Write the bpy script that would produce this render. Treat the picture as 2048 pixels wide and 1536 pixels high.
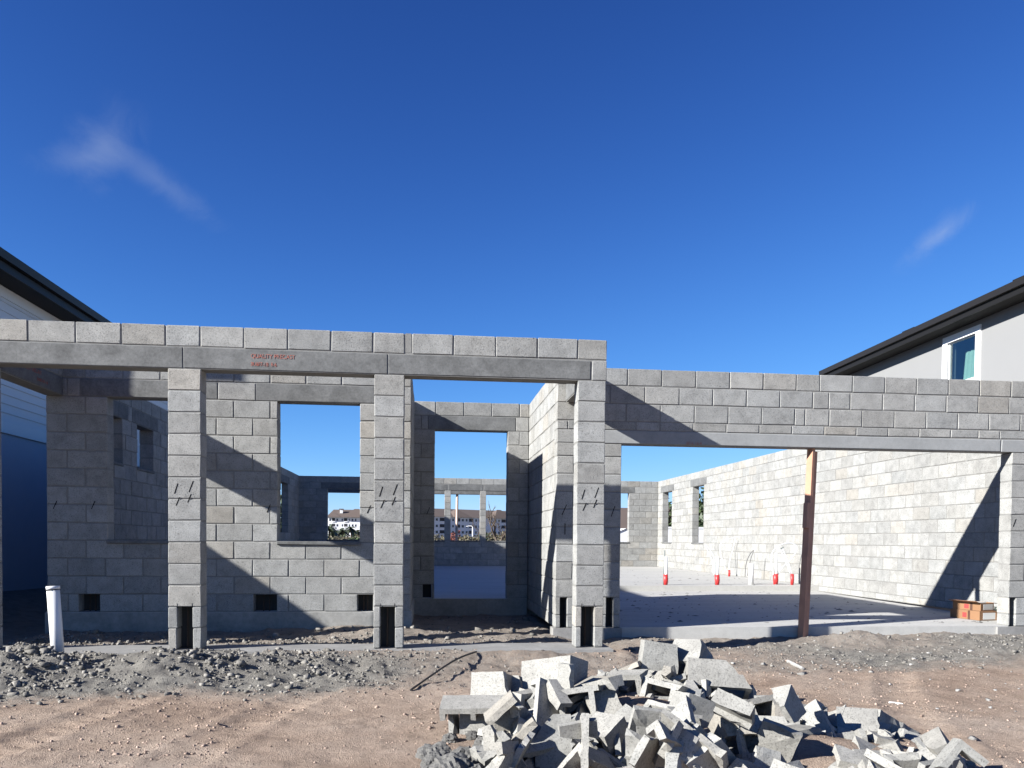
import bpy, bmesh, math, random
import numpy as np
from mathutils import Vector, Matrix, Euler

# ------------------------------------------------------------------ camera, sky, sun, exposure
sc = bpy.context.scene
for o in list(bpy.data.objects): bpy.data.objects.remove(o)
COL = sc.collection

CAM = Vector((2.4342, -9.0093, 0.8625))
YAW, PITCH, ROLL, FPX, SY = 0.1059, -0.0267, 0.0085, 1588.68, 353.66
fw = Vector((math.sin(YAW)*math.cos(PITCH), math.cos(YAW)*math.cos(PITCH), math.sin(PITCH)))
rt0 = Vector((math.cos(YAW), -math.sin(YAW), 0)); up0 = rt0.cross(fw)
rt = rt0*math.cos(ROLL) + up0*math.sin(ROLL); up = -rt0*math.sin(ROLL) + up0*math.cos(ROLL)
cd = bpy.data.cameras.new('camera'); cam = bpy.data.objects.new('camera', cd); COL.objects.link(cam)
M = Matrix.Identity(4)
for i in range(3):
    M[i][0] = rt[i]; M[i][1] = up[i]; M[i][2] = -fw[i]; M[i][3] = CAM[i]
cam.matrix_world = M
cd.sensor_width = 36; cd.lens = FPX/2048*36; cd.shift_y = SY/2048
cd.clip_start = .05; cd.clip_end = 4000
sc.camera = cam

SUN = Vector((-1.942, -0.785, 1.0)).normalized()      # towards the sun
EL = math.asin(SUN.z); AZ = math.atan2(SUN.x, SUN.y)
w = bpy.data.worlds.new('World'); sc.world = w; w.use_nodes = True
nt = w.node_tree; nt.nodes.clear()
wo = nt.nodes.new('ShaderNodeOutputWorld'); bg = nt.nodes.new('ShaderNodeBackground')
sky = nt.nodes.new('ShaderNodeTexSky'); sky.sky_type = 'NISHITA'; sky.sun_disc = False
sky.sun_elevation = EL; sky.sun_rotation = AZ
sky.altitude = 0; sky.air_density = 0.7; sky.dust_density = 0.0; sky.ozone_density = 5.0
bg.inputs[1].default_value = 0.073
# two thin wisps of cloud, laid out by direction in the sky itself
tc = nt.nodes.new('ShaderNodeTexCoord')
def wn(t, **k):
    n = nt.nodes.new(t)
    for a, v in k.items(): setattr(n, a, v)
    return n
def wl(a, b): nt.links.new(a, b)
def wmath(op, a, b=None, clamp=False):
    n = wn('ShaderNodeMath', operation=op, use_clamp=clamp)
    for i, v in enumerate((a, b)):
        if v is None: continue
        if isinstance(v, (int, float)): n.inputs[i].default_value = v
        else: wl(v, n.inputs[i])
    return n.outputs[0]
def wisp(c, ang, sx, sy, seed, lo, hi):
    """elongated soft patch round direction c, broken up by noise"""
    c = Vector(c).normalized(); r = Vector((c.y, -c.x, 0)).normalized(); u = r.cross(c)
    a = r*math.cos(ang)+u*math.sin(ang); b = -r*math.sin(ang)+u*math.cos(ang)
    nz = wn('ShaderNodeTexNoise'); nz.inputs['Scale'].default_value = 16; nz.inputs['Detail'].default_value = 9
    nz.inputs['Roughness'].default_value = .62; nz.inputs['Distortion'].default_value = .9
    mp = wn('ShaderNodeMapping'); mp.inputs['Location'].default_value = (seed, seed*.7, 0)
    wl(tc.outputs['Generated'], mp.inputs[0]); wl(mp.outputs[0], nz.inputs[0])
    def dot(v, off):
        d = wn('ShaderNodeVectorMath', operation='DOT_PRODUCT'); wl(tc.outputs['Generated'], d.inputs[0])
        d.inputs[1].default_value = v; return d.outputs['Value']
    da = wmath('DIVIDE', dot(a, 0), sx); db = wmath('DIVIDE', dot(b, 0), sy)
    d2 = wmath('ADD', wmath('MULTIPLY', da, da), wmath('MULTIPLY', db, db))
    core = wmath('SUBTRACT', 1.0, wmath('SQRT', d2), clamp=True)
    front = wmath('GREATER_THAN', dot(c, 0), 0.0)
    m = wn('ShaderNodeMapRange', interpolation_type='SMOOTHSTEP')
    wl(wmath('ADD', nz.outputs[0], wmath('MULTIPLY', core, .42)), m.inputs[0])
    m.inputs[1].default_value = lo; m.inputs[2].default_value = hi
    return wmath('MULTIPLY', wmath('MULTIPLY', m.outputs[0], front), wmath('POWER', core, .8))
c1 = wisp((-0.3305, 0.8568, 0.3958), 1.15, .075, .040, 3.1, .50, .92)
c2 = wisp((0.5307, 0.7835, 0.3232), .66, .062, .020, 9.3, .50, .92)
c3 = wisp((-0.2872, 0.8805, 0.3773), -.52, .10, .022, 5.0, .50, .92)
c4 = wisp((-0.3516, 0.8552, 0.3808), .25, .06, .022, 6.2, .50, .92)
cl = wmath('MULTIPLY', wmath('ADD', wmath('ADD', c1, wmath('MULTIPLY', c2, 2.2)), wmath('ADD', c3, c4)), .135, clamp=True)
# film response of a deep clear sky, the same in every direction: power curve with a soft shoulder
def wvec(op, a_, b_):
    n_ = wn('ShaderNodeVectorMath', operation=op)
    for i_, v_ in enumerate((a_, b_)):
        if isinstance(v_, tuple): n_.inputs[i_].default_value = v_
        else: wl(v_, n_.inputs[i_])
    return n_.outputs[0]
gm = wn('ShaderNodeGamma'); gm.inputs[1].default_value = 1.7
wl(wvec('MULTIPLY', sky.outputs[0], (.2, .2, .2)), gm.inputs[0])
sx_ = wvec('MULTIPLY', gm.outputs[0], (1.30, 1.52, 1.80))
skyc = wvec('MULTIPLY', wvec('DIVIDE', sx_, wvec('ADD', wvec('MULTIPLY', sx_, (.9, .8, .6)), (1.0, 1.0, 1.0))), (5.18, 5.18, 5.18))
mx = wn('ShaderNodeMix', data_type='RGBA'); wl(cl, mx.inputs[0]); wl(skyc, mx.inputs[6])
mx.inputs[7].default_value = (2.6, 3.1, 4.0, 1)
wl(mx.outputs[2], bg.inputs[0]); wl(bg.outputs[0], wo.inputs[0])

sd = bpy.data.lights.new('sun', 'SUN'); sd.energy = 5.0; sd.angle = math.radians(.53); sd.color = (1, .985, .955)
so = bpy.data.objects.new('sun', sd); COL.objects.link(so)
so.rotation_euler = (-SUN).to_track_quat('-Z', 'Y').to_euler(); so.location = (-20, -20, 20)
vs = sc.view_settings; vs.view_transform = 'Standard'; vs.look = 'None'; vs.gamma = 1; vs.exposure = 1.45
vs.use_curve_mapping = False

# ------------------------------------------------------------------ helpers
RNG = random.Random(7); NR = np.random.RandomState(11)
def px(x, y, axis, val):
    """point on a world plane seen at a photo pixel"""
    d = fw + rt*((x-1024)/FPX) - up*((y-768-SY)/FPX)
    i = 'XYZ'.index(axis); t = (val-CAM[i])/d[i]
    return CAM + d*t
def proj(p):
    d = Vector(p)-CAM; z = d.dot(fw)
    if z < .1: return None
    return 1024+FPX*d.dot(rt)/z, 768+SY-FPX*d.dot(up)/z
def tag(o, label=None, cat=None, group=None, kind=None):
    if label: o['label'] = label
    if cat: o['category'] = cat
    if group: o['group'] = group
    if kind: o['kind'] = kind
    return o
def link(name, me, mat=None, parent=None):
    o = bpy.data.objects.new(name, me); COL.objects.link(o)
    if mat is not None and me is not None and len(me.materials) == 0: me.materials.append(mat)
    if parent: o.parent = parent
    return o
def empty(name, loc=(0, 0, 0)):
    o = bpy.data.objects.new(name, None); o.location = loc; COL.objects.link(o); return o
class MB:
    """collects vertices and faces, built as one mesh"""
    def __init__(s): s.v = []; s.f = []
    def add(s, v, f):
        n = len(s.v); s.v += [tuple(p) for p in v]; s.f += [tuple(i+n for i in q) for q in f]; return s
    def box(s, a, b, mat=None):
        x0, y0, z0 = a; x1, y1, z1 = b
        v = [(x0,y0,z0),(x1,y0,z0),(x1,y1,z0),(x0,y1,z0),(x0,y0,z1),(x1,y0,z1),(x1,y1,z1),(x0,y1,z1)]
        if mat: v = [tuple(mat @ Vector(p)) for p in v]
        return s.add(v, [(0,3,2,1),(4,5,6,7),(0,1,5,4),(1,2,6,5),(2,3,7,6),(3,0,4,7)])
    def quad(s, *p): return s.add(p, [tuple(range(len(p)))])
    def tube(s, pts, r, n=8, cap=True):
        pts = [Vector(p) for p in pts]; rr = r if isinstance(r, (list, tuple)) else [r]*len(pts)
        base = len(s.v); ref = None
        for i, p in enumerate(pts):
            t = (pts[min(i+1, len(pts)-1)]-pts[max(i-1, 0)]).normalized()
            if ref is None:
                ref = t.cross(Vector((.3, .2, 1)) if abs(t.z) < .9 else Vector((1, .1, 0))).normalized()
            ref = (ref - t*ref.dot(t)).normalized(); b = t.cross(ref)
            for k in range(n):
                a = 2*math.pi*k/n; s.v.append(tuple(p + (ref*math.cos(a)+b*math.sin(a))*rr[i]))
        for i in range(len(pts)-1):
            for k in range(n):
                a = base+i*n+k; c = base+i*n+(k+1) % n; s.f.append((a, c, c+n, a+n))
        if cap:
            s.f.append(tuple(base+k for k in reversed(range(n)))); e = base+(len(pts)-1)*n
            s.f.append(tuple(e+k for k in range(n)))
        return s
    def mesh(s, name, smooth=False):
        me = bpy.data.meshes.new(name); me.from_pydata(s.v, [], s.f); me.validate()
        if smooth:
            for p in me.polygons: p.use_smooth = True
        return me
    def build(s, name, mat, parent=None, smooth=False): return link(name, s.mesh(name, smooth), mat, parent)

# ---- materials
ALB = .80
def kc(c): return tuple(x*ALB for x in c)
def mat(name): 
    m = bpy.data.materials.new(name); m.use_nodes = True; t = m.node_tree
    return m, t, t.nodes['Principled BSDF']
def N(t, ty, **k):
    n = t.nodes.new(ty)
    for a, v in k.items(): setattr(n, a, v)
    return n
def noise(t, vec, scale, detail=4, rough=.55, dist=0):
    n = N(t, 'ShaderNodeTexNoise'); n.inputs['Scale'].default_value = scale; n.inputs['Detail'].default_value = detail
    n.inputs['Roughness'].default_value = rough; n.inputs['Distortion'].default_value = dist
    if vec is not None: t.links.new(vec, n.inputs[0])
    return n.outputs[0]
def ramp(t, fac, stops):
    r = N(t, 'ShaderNodeValToRGB'); e = r.color_ramp.elements
    while len(e) < len(stops): e.new(.5)
    for el, (p, c) in zip(e, stops):
        el.position = p; el.color = (c, c, c, 1) if isinstance(c, (int, float)) else (*c, 1)
    t.links.new(fac, r.inputs[0]); return r.outputs[0]
def mixc(t, fac, a, b, mode='MIX'):
    m = N(t, 'ShaderNodeMix', data_type='RGBA', blend_type=mode)
    for i, v in ((0, fac), (6, a), (7, b)):
        if isinstance(v, (int, float)): m.inputs[i].default_value = v
        elif isinstance(v, tuple): m.inputs[i].default_value = (*v, 1) if len(v) == 3 else v
        else: t.links.new(v, m.inputs[i])
    return m.outputs[2]
def bump(t, b, h, strength=.5, dist=.01):
    n = N(t, 'ShaderNodeBump'); n.inputs['Strength'].default_value = strength; n.inputs['Distance'].default_value = dist
    t.links.new(h, n.inputs['Height']); t.links.new(n.outputs[0], b.inputs['Normal'])
def objvec(t):
    """object coordinates shifted by the object's own random number, so copies differ"""
    c = N(t, 'ShaderNodeTexCoord'); oi = N(t, 'ShaderNodeObjectInfo')
    s = N(t, 'ShaderNodeVectorMath', operation='SCALE'); s.inputs[0].default_value = (37.1, 17.3, 29.7)
    t.links.new(oi.outputs['Random'], s.inputs['Scale'])
    a = N(t, 'ShaderNodeVectorMath', operation='ADD'); t.links.new(c.outputs['Object'], a.inputs[0]); t.links.new(s.outputs[0], a.inputs[1])
    return a.outputs[0]
def rnd(t, k=1.0):
    oi = N(t, 'ShaderNodeObjectInfo'); g = N(t, 'ShaderNodeNewGeometry')
    a = N(t, 'ShaderNodeMath', operation='ADD'); t.links.new(oi.outputs['Random'], a.inputs[0]); t.links.new(g.outputs['Random Per Island'], a.inputs[1])
    m = N(t, 'ShaderNodeMath', operation='MULTIPLY'); t.links.new(a.outputs[0], m.inputs[0]); m.inputs[1].default_value = k
    f = N(t, 'ShaderNodeMath', operation='FRACT'); t.links.new(m.outputs[0], f.inputs[0]); return f.outputs[0]
def plain(name, col, rough=.7, var=0, scale=8, bumps=0, bscale=60, metal=0, spec=.5):
    m, t, b = mat(name); b.inputs['Roughness'].default_value = rough; b.inputs['Metallic'].default_value = metal
    b.inputs['Specular IOR Level'].default_value = spec
    v = objvec(t); col = kc(col)
    if var:
        n = noise(t, v, scale, 5)
        c = mixc(t, n, tuple(x*(1-var) for x in col), tuple(min(1, x*(1+var)) for x in col)); t.links.new(c, b.inputs[0])
    else: b.inputs[0].default_value = (*col, 1)
    if bumps: bump(t, b, noise(t, v, bscale, 3), bumps, .004)
    return m
def make_cmu(name, base, spread, pit=.55, pit2=.30):
    base = kc(base)
    m, t, b = mat(name); b.inputs['Roughness'].default_value = .92; b.inputs['Specular IOR Level'].default_value = .15
    v = objvec(t); r1 = rnd(t, 1.0); r2 = rnd(t, 7.31)
    tone = ramp(t, r1, [(0, tuple(x*(1-spread) for x in base)), (.5, base), (1, tuple(x*(1+spread) for x in base))])
    tint = ramp(t, r2, [(0, (.985, 1.0, 1.015)), (.5, (1, 1, 1)), (.88, (1.008, 1.0, .985)), (1, (1.05, .998, .935))])
    c = mixc(t, 1.0, tone, tint, 'MULTIPLY')
    big = noise(t, v, 7, 4, .6)
    c = mixc(t, 1.0, c, ramp(t, big, [(.25, .76), (.5, 1.0), (.75, 1.17)]), 'MULTIPLY')
    fine = noise(t, v, 95, 3, .7)
    c = mixc(t, 1.0, c, ramp(t, fine, [(.30, .55), (.45, .97), (.62, 1.07), (.8, 1.2)]), 'MULTIPLY')
    pits = noise(t, v, 190, 2, .6)
    pm = ramp(t, pits, [(.27, 0.0), (.36, 1.0)])
    c = mixc(t, 1.0, c, mixc(t, pit, (1, 1, 1), pm, 'MULTIPLY'), 'MULTIPLY')
    pits2 = noise(t, v, 75, 3, .75); pm2 = ramp(t, pits2, [(.29, pit2), (.39, 1.0)])
    c = mixc(t, 1.0, c, pm2, 'MULTIPLY')
    c = mixc(t, ramp(t, noise(t, v, 4.2, 6, .72, 1.4), [(.60, 0.0), (.655, .55)]), c, tuple(x*1.10 for x in base))
    t.links.new(c, b.inputs[0])
    h = mixc(t, .5, mixc(t, .5, fine, pm), pm2); bump(t, b, h, .8, .008)
    return m
def make_conc(name, base, blot=.25, streak=False, rough=.85, sc_=3.0, bmp=.25):
    base = kc(base)
    m, t, b = mat(name); b.inputs['Roughness'].default_value = rough; b.inputs['Specular IOR Level'].default_value = .2
    v = objvec(t)
    if streak:
        mp = N(t, 'ShaderNodeMapping'); mp.inputs['Scale'].default_value = (.35, 2.2, 1); t.links.new(v, mp.inputs[0]); v2 = mp.outputs[0]
    else: v2 = v
    n1 = noise(t, v2, sc_, 6, .62, .6); n2 = noise(t, v, sc_*9, 4, .65); n3 = noise(t, v, 160, 2)
    c = mixc(t, 1.0, base, ramp(t, n1, [(.2, 1-blot), (.5, 1.0), (.8, 1+blot)]), 'MULTIPLY')
    c = mixc(t, 1.0, c, ramp(t, n2, [(.25, 1-blot*.6), (.5, 1.0), (.8, 1+blot*.5)]), 'MULTIPLY')
    c = mixc(t, 1.0, c, ramp(t, n3, [(.28, .82), (.42, 1.0), (.7, 1.04)]), 'MULTIPLY')
    t.links.new(c, b.inputs[0]); bump(t, b, mixc(t, .5, n2, n3), bmp, .005)
    return m
CMU = make_cmu('concrete_block', (.322, .318, .300), .115)
CMU_BROKEN = make_cmu('broken_block', (.315, .305, .278), .15, .35, .62)
MORTAR = make_conc('mortar', (.235, .23, .216), .2, bmp=.4, sc_=8)
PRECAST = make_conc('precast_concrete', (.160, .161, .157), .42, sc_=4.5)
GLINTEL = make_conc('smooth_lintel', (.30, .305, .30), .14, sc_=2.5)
SLAB = make_conc('slab_concrete', (.47, .46, .43), .16, True, .75, 1.2, .1)
FOOT = make_conc('footing_concrete', (.27, .263, .25), .25, sc_=3)
PVC = plain('white_pvc', (.78, .78, .77), .35, .04)
RED = plain('red_tape', (.55, .03, .03), .45, .25, 20)
WOOD = plain('raw_lumber', (.50, .26, .165), .75, .3, 6, .3, 40)
BLACK = plain('black_marker', (.004, .004, .004), .9, spec=.0)
VOID_SHADE = plain('painted_void_shade', (.05, .05, .048), .95)  # dark panels backing the cleanout holes, the shade inside put into the colour
STEEL = plain('rebar', (.07, .05, .04), .6, .4, 30, metal=.6)

# ------------------------------------------------------------------ block meshes
C, L, T = .2032, .4064, .2
JT = .0115
_cache = {}
def chamfer_box(l, d, h, b=.004, seed=0):
    """centred box with cut edges; l along x, d along y, h along z"""
    r = random.Random(seed); v = []; f = []
    X, Y, Z = l/2, d/2, h/2; vid = {}
    def j(): return r.uniform(-.0012, .0012)
    for sx in (-1, 1):
        for sy in (-1, 1):
            for sz in (-1, 1):
                k = b*r.uniform(.6, 2.2)
                for ax in range(3):
                    p = [sx*(X-k), sy*(Y-k), sz*(Z-k)]; p[ax] = (sx*X, sy*Y, sz*Z)[ax]
                    vid[(sx, sy, sz, ax)] = len(v); v.append((p[0]+j(), p[1]+j()*.5, p[2]+j()))
    S = (-1, 1)
    for ax in range(3):
        o = [i for i in range(3) if i != ax]
        for s in S:
            q = []
            for a, c in ((-1, -1), (1, -1), (1, 1), (-1, 1)):
                k = [0, 0, 0]; k[ax] = s; k[o[0]] = a; k[o[1]] = c; q.append(vid[(*k, ax)])
            if (s > 0) == (ax == 1): q.reverse()
            f.append(q)
    for ax in range(3):                                         # edges running along ax
        o = [i for i in range(3) if i != ax]
        for a in S:
            for c in S:
                k0 = [0, 0, 0]; k0[o[0]] = a; k0[o[1]] = c; k1 = list(k0); k0[ax] = -1; k1[ax] = 1
                q = [vid[(*k0, o[0])], vid[(*k1, o[0])], vid[(*k1, o[1])], vid[(*k0, o[1])]]
                if (a*c > 0) != (ax == 1): q.reverse()
                f.append(q)
    for sx in S:
        for sy in S:
            for sz in S:
                q = [vid[(sx, sy, sz, 0)], vid[(sx, sy, sz, 1)], vid[(sx, sy, sz, 2)]]
                if sx*sy*sz < 0: q.reverse()
                f.append(q)
    return v, f
def block_mesh(l, d, h, m, var, b=.004):
    key = (round(l, 2), round(d, 2), round(h, 2), m.name, var)
    if key not in _cache:
        v, f = chamfer_box(round(l, 2) if l > .1 else l, round(d, 3), h, b, hash((round(l*100), var)) & 1023)
        me = bpy.data.meshes.new('block'); me.from_pydata(v, [], f); me.materials.append(m); _cache[key] = me
        bm = bmesh.new(); bm.from_mesh(me); bmesh.ops.recalc_face_normals(bm, faces=bm.faces); bm.to_mesh(me); bm.free()
    return _cache[key]
class Wall:
    """masonry part: a mortar core whose children are the single blocks, lintels and sills"""
    def __init__(s, name, parent, axis, f0, f1, label=None, cap=300):
        s.name, s.parent, s.axis, s.f0, s.f1, s.cap = name, parent, axis, f0, f1, cap
        s.core = MB(); s.items = []; s.label = label; s.extra = []
    def P(s, u, w_, z): return (u, w_, z) if s.axis == 'x' else (w_, u, z)
    def piece(s, u0, u1, z0, z1, m=None, name='block', proud=0.0, f0=None, f1=None):
        s.items.append((u0, u1, z0, z1, m or CMU, name, proud, s.f0 if f0 is None else f0, s.f1 if f1 is None else f1))
    def corebox(s, u0, u1, z0, z1, r=.007, e=.008, f0=None, f1=None):
        a = s.P(u0+e, (s.f0 if f0 is None else f0)+r, z0); b = s.P(u1-e, (s.f1 if f1 is None else f1)-r, z1)
        s.core.box((min(a[0], b[0]), min(a[1], b[1]), z0), (max(a[0], b[0]), max(a[1], b[1]), z1))
    def course(s, u0, u1, z0, z1, off, holes=(), lintels=(), joints=None, m=None, core=True, top=False):
        segs = [(u0, u1)]
        for h in list(holes)+list(lintels):
            n = []
            for a, b in segs:
                if h[1] <= a or h[0] >= b: n.append((a, b)); continue
                if h[0] > a: n.append((a, h[0]))
                if h[1] < b: n.append((h[1], b))
            segs = n
        for a, b in segs:
            if joints is not None: js = [q for q in joints if a+.03 < q < b-.03]
            else:
                k = math.ceil((a-off)/L); js = []
                while off+k*L < b: js.append(off+k*L); k += 1
                js = [q for q in js if a+.07 < q < b-.07]
            e = [a]+js+[b]
            for p, q in zip(e[:-1], e[1:]): s.piece(p, q, z0, z1, m)
        for a, b in lintels: s.piece(a, b, z0, z1, PRECAST, 'lintel')
        if core:
            cs = [(u0, u1)]
            for h in holes:
                n = []
                for a, b in cs:
                    if h[1] <= a or h[0] >= b: n.append((a, b)); continue
                    if h[0] > a: n.append((a, h[0]))
                    if h[1] < b: n.append((h[1], b))
                cs = n
            for a, b in cs: s.corebox(a, b, z0, z1-(.012 if top else 0))
    def finish(s):
        core = s.core.build(s.name, MORTAR, s.parent)
        if s.label: core['label'] = s.label
        ents = []
        for it in s.items:
            u0, u1, z0, z1, m, name, proud, f0, f1 = it
            c = s.P((u0+u1)/2, f0, (z0+z1)/2); a = proj(s.P(u0, f0, z0)); b = proj(s.P(u1, f0, z1))
            a2 = proj(s.P(u0, f1, z0)); b2 = proj(s.P(u1, f1, z1)); size = 0
            for p, q in ((a, b), (a2, b2)):
                if p and q:
                    mx_, my_ = (p[0]+q[0])/2, (p[1]+q[1])/2
                    if -60 < mx_ < 2108 and -60 < my_ < 1600: size = max(size, abs(p[0]-q[0])*abs(p[1]-q[1]))
            ents.append((size, it))
        ents.sort(key=lambda e: -e[0]); rest = MB()
        for i, (size, it) in enumerate(ents):
            u0, u1, z0, z1, m, name, proud, f0, f1 = it
            gap = JT if name == 'block' else JT*.7
            l, h, d = u1-u0-gap, z1-z0-gap, f1-f0+2*proud
            if l < .012 or h < .012: continue
            jit = name == 'block'
            dw = RNG.uniform(-.0025, .0025) if jit and s.name != 'porch_column' else 0
            loc = s.P((u0+u1)/2 + (RNG.uniform(-.0015, .0015) if jit else 0), (f0+f1)/2+dw, (z0+z1)/2 + (RNG.uniform(-.0015, .0015) if jit else 0))
            rz = (0 if s.axis == 'x' else math.pi/2)
            rot = Euler((RNG.uniform(-.003, .003) if jit else 0, RNG.uniform(-.004, .004) if jit else 0, rz+(RNG.uniform(-.004, .004) if jit else 0)))
            if (i < s.cap and size > 30) or name != 'block':
                me = block_mesh(l, d, round(h, 3), m, RNG.randrange(4), .004 if name == 'block' else .005)
                o = link(name, me, None, core); o.location = loc; o.rotation_euler = rot
                sx = l/round(l, 2) if l > .1 else 1
                o.scale = (sx, 1, 1)
            else:
                v, f = chamfer_box(l, d, h, .004, i); mm = Matrix.Translation(loc) @ rot.to_matrix().to_4x4()
                rest.add([mm @ Vector(p) for p in v], f)
        if rest.v:
            o = rest.build('block_courses', CMU, core); o['kind'] = 'stuff'
            bm = bmesh.new(); bm.from_mesh(o.data); bmesh.ops.recalc_face_normals(bm, faces=bm.faces); bm.to_mesh(o.data); bm.free()
        return core
    def strokes(s, core, marks, f, sgn=-1):
        """short slanted marker strokes on the face: (u, z, length, lean)"""
        for u, z, ln, lean in marks:
            m = MB(); a = .0042
            du, dz = math.sin(lean)*ln/2, math.cos(lean)*ln/2
            q = [(u-du-a, z-dz), (u-du+a, z-dz), (u+du+a, z+dz), (u+du-a, z+dz)]
            m.add([s.P(x, f+sgn*.0012, y) for x, y in q]+[s.P(x, f-sgn*.003, y) for x, y in q],
                  [(0, 1, 2, 3), (7, 6, 5, 4), (0, 4, 5, 1), (1, 5, 6, 2), (2, 6, 7, 3), (3, 7, 4, 0)])
            m.build('marker_stroke', BLACK, core)
def text_part(name, body, size, loc, rot, m, parent, sx=1.0):
    cu = bpy.data.curves.new('t', 'FONT'); cu.body = body; cu.size = size; cu.extrude = .0008
    o = bpy.data.objects.new('t', cu); COL.objects.link(o)
    dg = bpy.context.evaluated_depsgraph_get(); me = bpy.data.meshes.new_from_object(o.evaluated_get(dg))
    bpy.data.objects.remove(o); bpy.data.curves.remove(cu)
    q = link(name, me, None, parent); me.materials.clear(); me.materials.append(m)
    q.location = loc; q.rotation_euler = rot; q.scale = (sx, 1, 1); return q
m_, t_, b_ = mat('red_stencil_paint'); b_.inputs['Roughness'].default_value = .85
v_ = objvec(t_); n_ = noise(t_, v_, 110, 3, .7)
t_.links.new(mixc(t_, ramp(t_, n_, [(.42, 0.0), (.58, 1.0)]), (.40, .085, .045), (.22, .17, .155)), b_.inputs[0]); REDPAINT = m_

# ------------------------------------------------------------------ ground
def vnoise(x, y, seed):
    xi = np.floor(x).astype(np.int64); yi = np.floor(y).astype(np.int64); fx = x-xi; fy = y-yi
    fx = fx*fx*(3-2*fx); fy = fy*fy*(3-2*fy)
    def hsh(a, b):
        n = (a*374761393 + b*668265263 + seed*974711) & 0x7fffffff
        n = ((n ^ (n >> 13))*1274126177) & 0x7fffffff
        return ((n ^ (n >> 16)) & 0xffff)/65535.0
    return (hsh(xi, yi)*(1-fx)+hsh(xi+1, yi)*fx)*(1-fy)+(hsh(xi, yi+1)*(1-fx)+hsh(xi+1, yi+1)*fx)*fy
def fbm(x, y, sc_, seed, o=4, g=.5):
    a = 0; amp = 1; tot = 0
    for i in range(o): a = a+amp*vnoise(x*sc_*2**i+13.7*i, y*sc_*2**i+7.1*i, seed+i); tot += amp; amp *= g
    return a/tot
def sm(e0, e1, x):
    t = np.clip((x-e0)/(e1-e0), 0, 1); return t*t*(3-2*t)
def gauss(x, y, cx, cy, rx, ry): return np.exp(-(((x-cx)/rx)**2+((y-cy)/ry)**2))
def grey_mask(x, y):
    """where the spread grey spoil lies on the tan soil"""
    n = fbm(x, y, 1.6, 5, 4)-.5
    left = sm(.45, -.45, (np.abs(y+2.05)-.95+.25*sm(-.5, 3.2, x)-n*1.5))*sm(3.6, 1.6, x+n*1.4)
    right = sm(.3, -.3, np.abs(y+1.05)-.85+sm(7.5, 4.5, x)*.5-n*2.2)*sm(4.2, 6.4, x+n*1.5)*(.55+.45*sm(.4, .6, fbm(x, y, 1.3, 7, 3)))
    mid = sm(.2, -.2, np.abs(y+1.75)-.42-n*1.2)*.55
    mud = sm(.1, -.1, np.hypot((x-2.72)/.34, (y+4.95)/.30)-1-n*.6)
    inner = sm(-1.15, -.9, y)*.55
    return np.clip(np.maximum.reduce([left, right, mid, mud, inner]), 0, 1)
def soft_mask(x, y):
    a = 0
    for dx, dy, w_ in ((0, 0, .28), (0, .22, .12), (0, -.22, .12), (0, .5, .10), (0, -.5, .10), (.3, 0, .14), (-.3, 0, .14)): a = a+w_*grey_mask(x+dx, y+dy)
    return a
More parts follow.
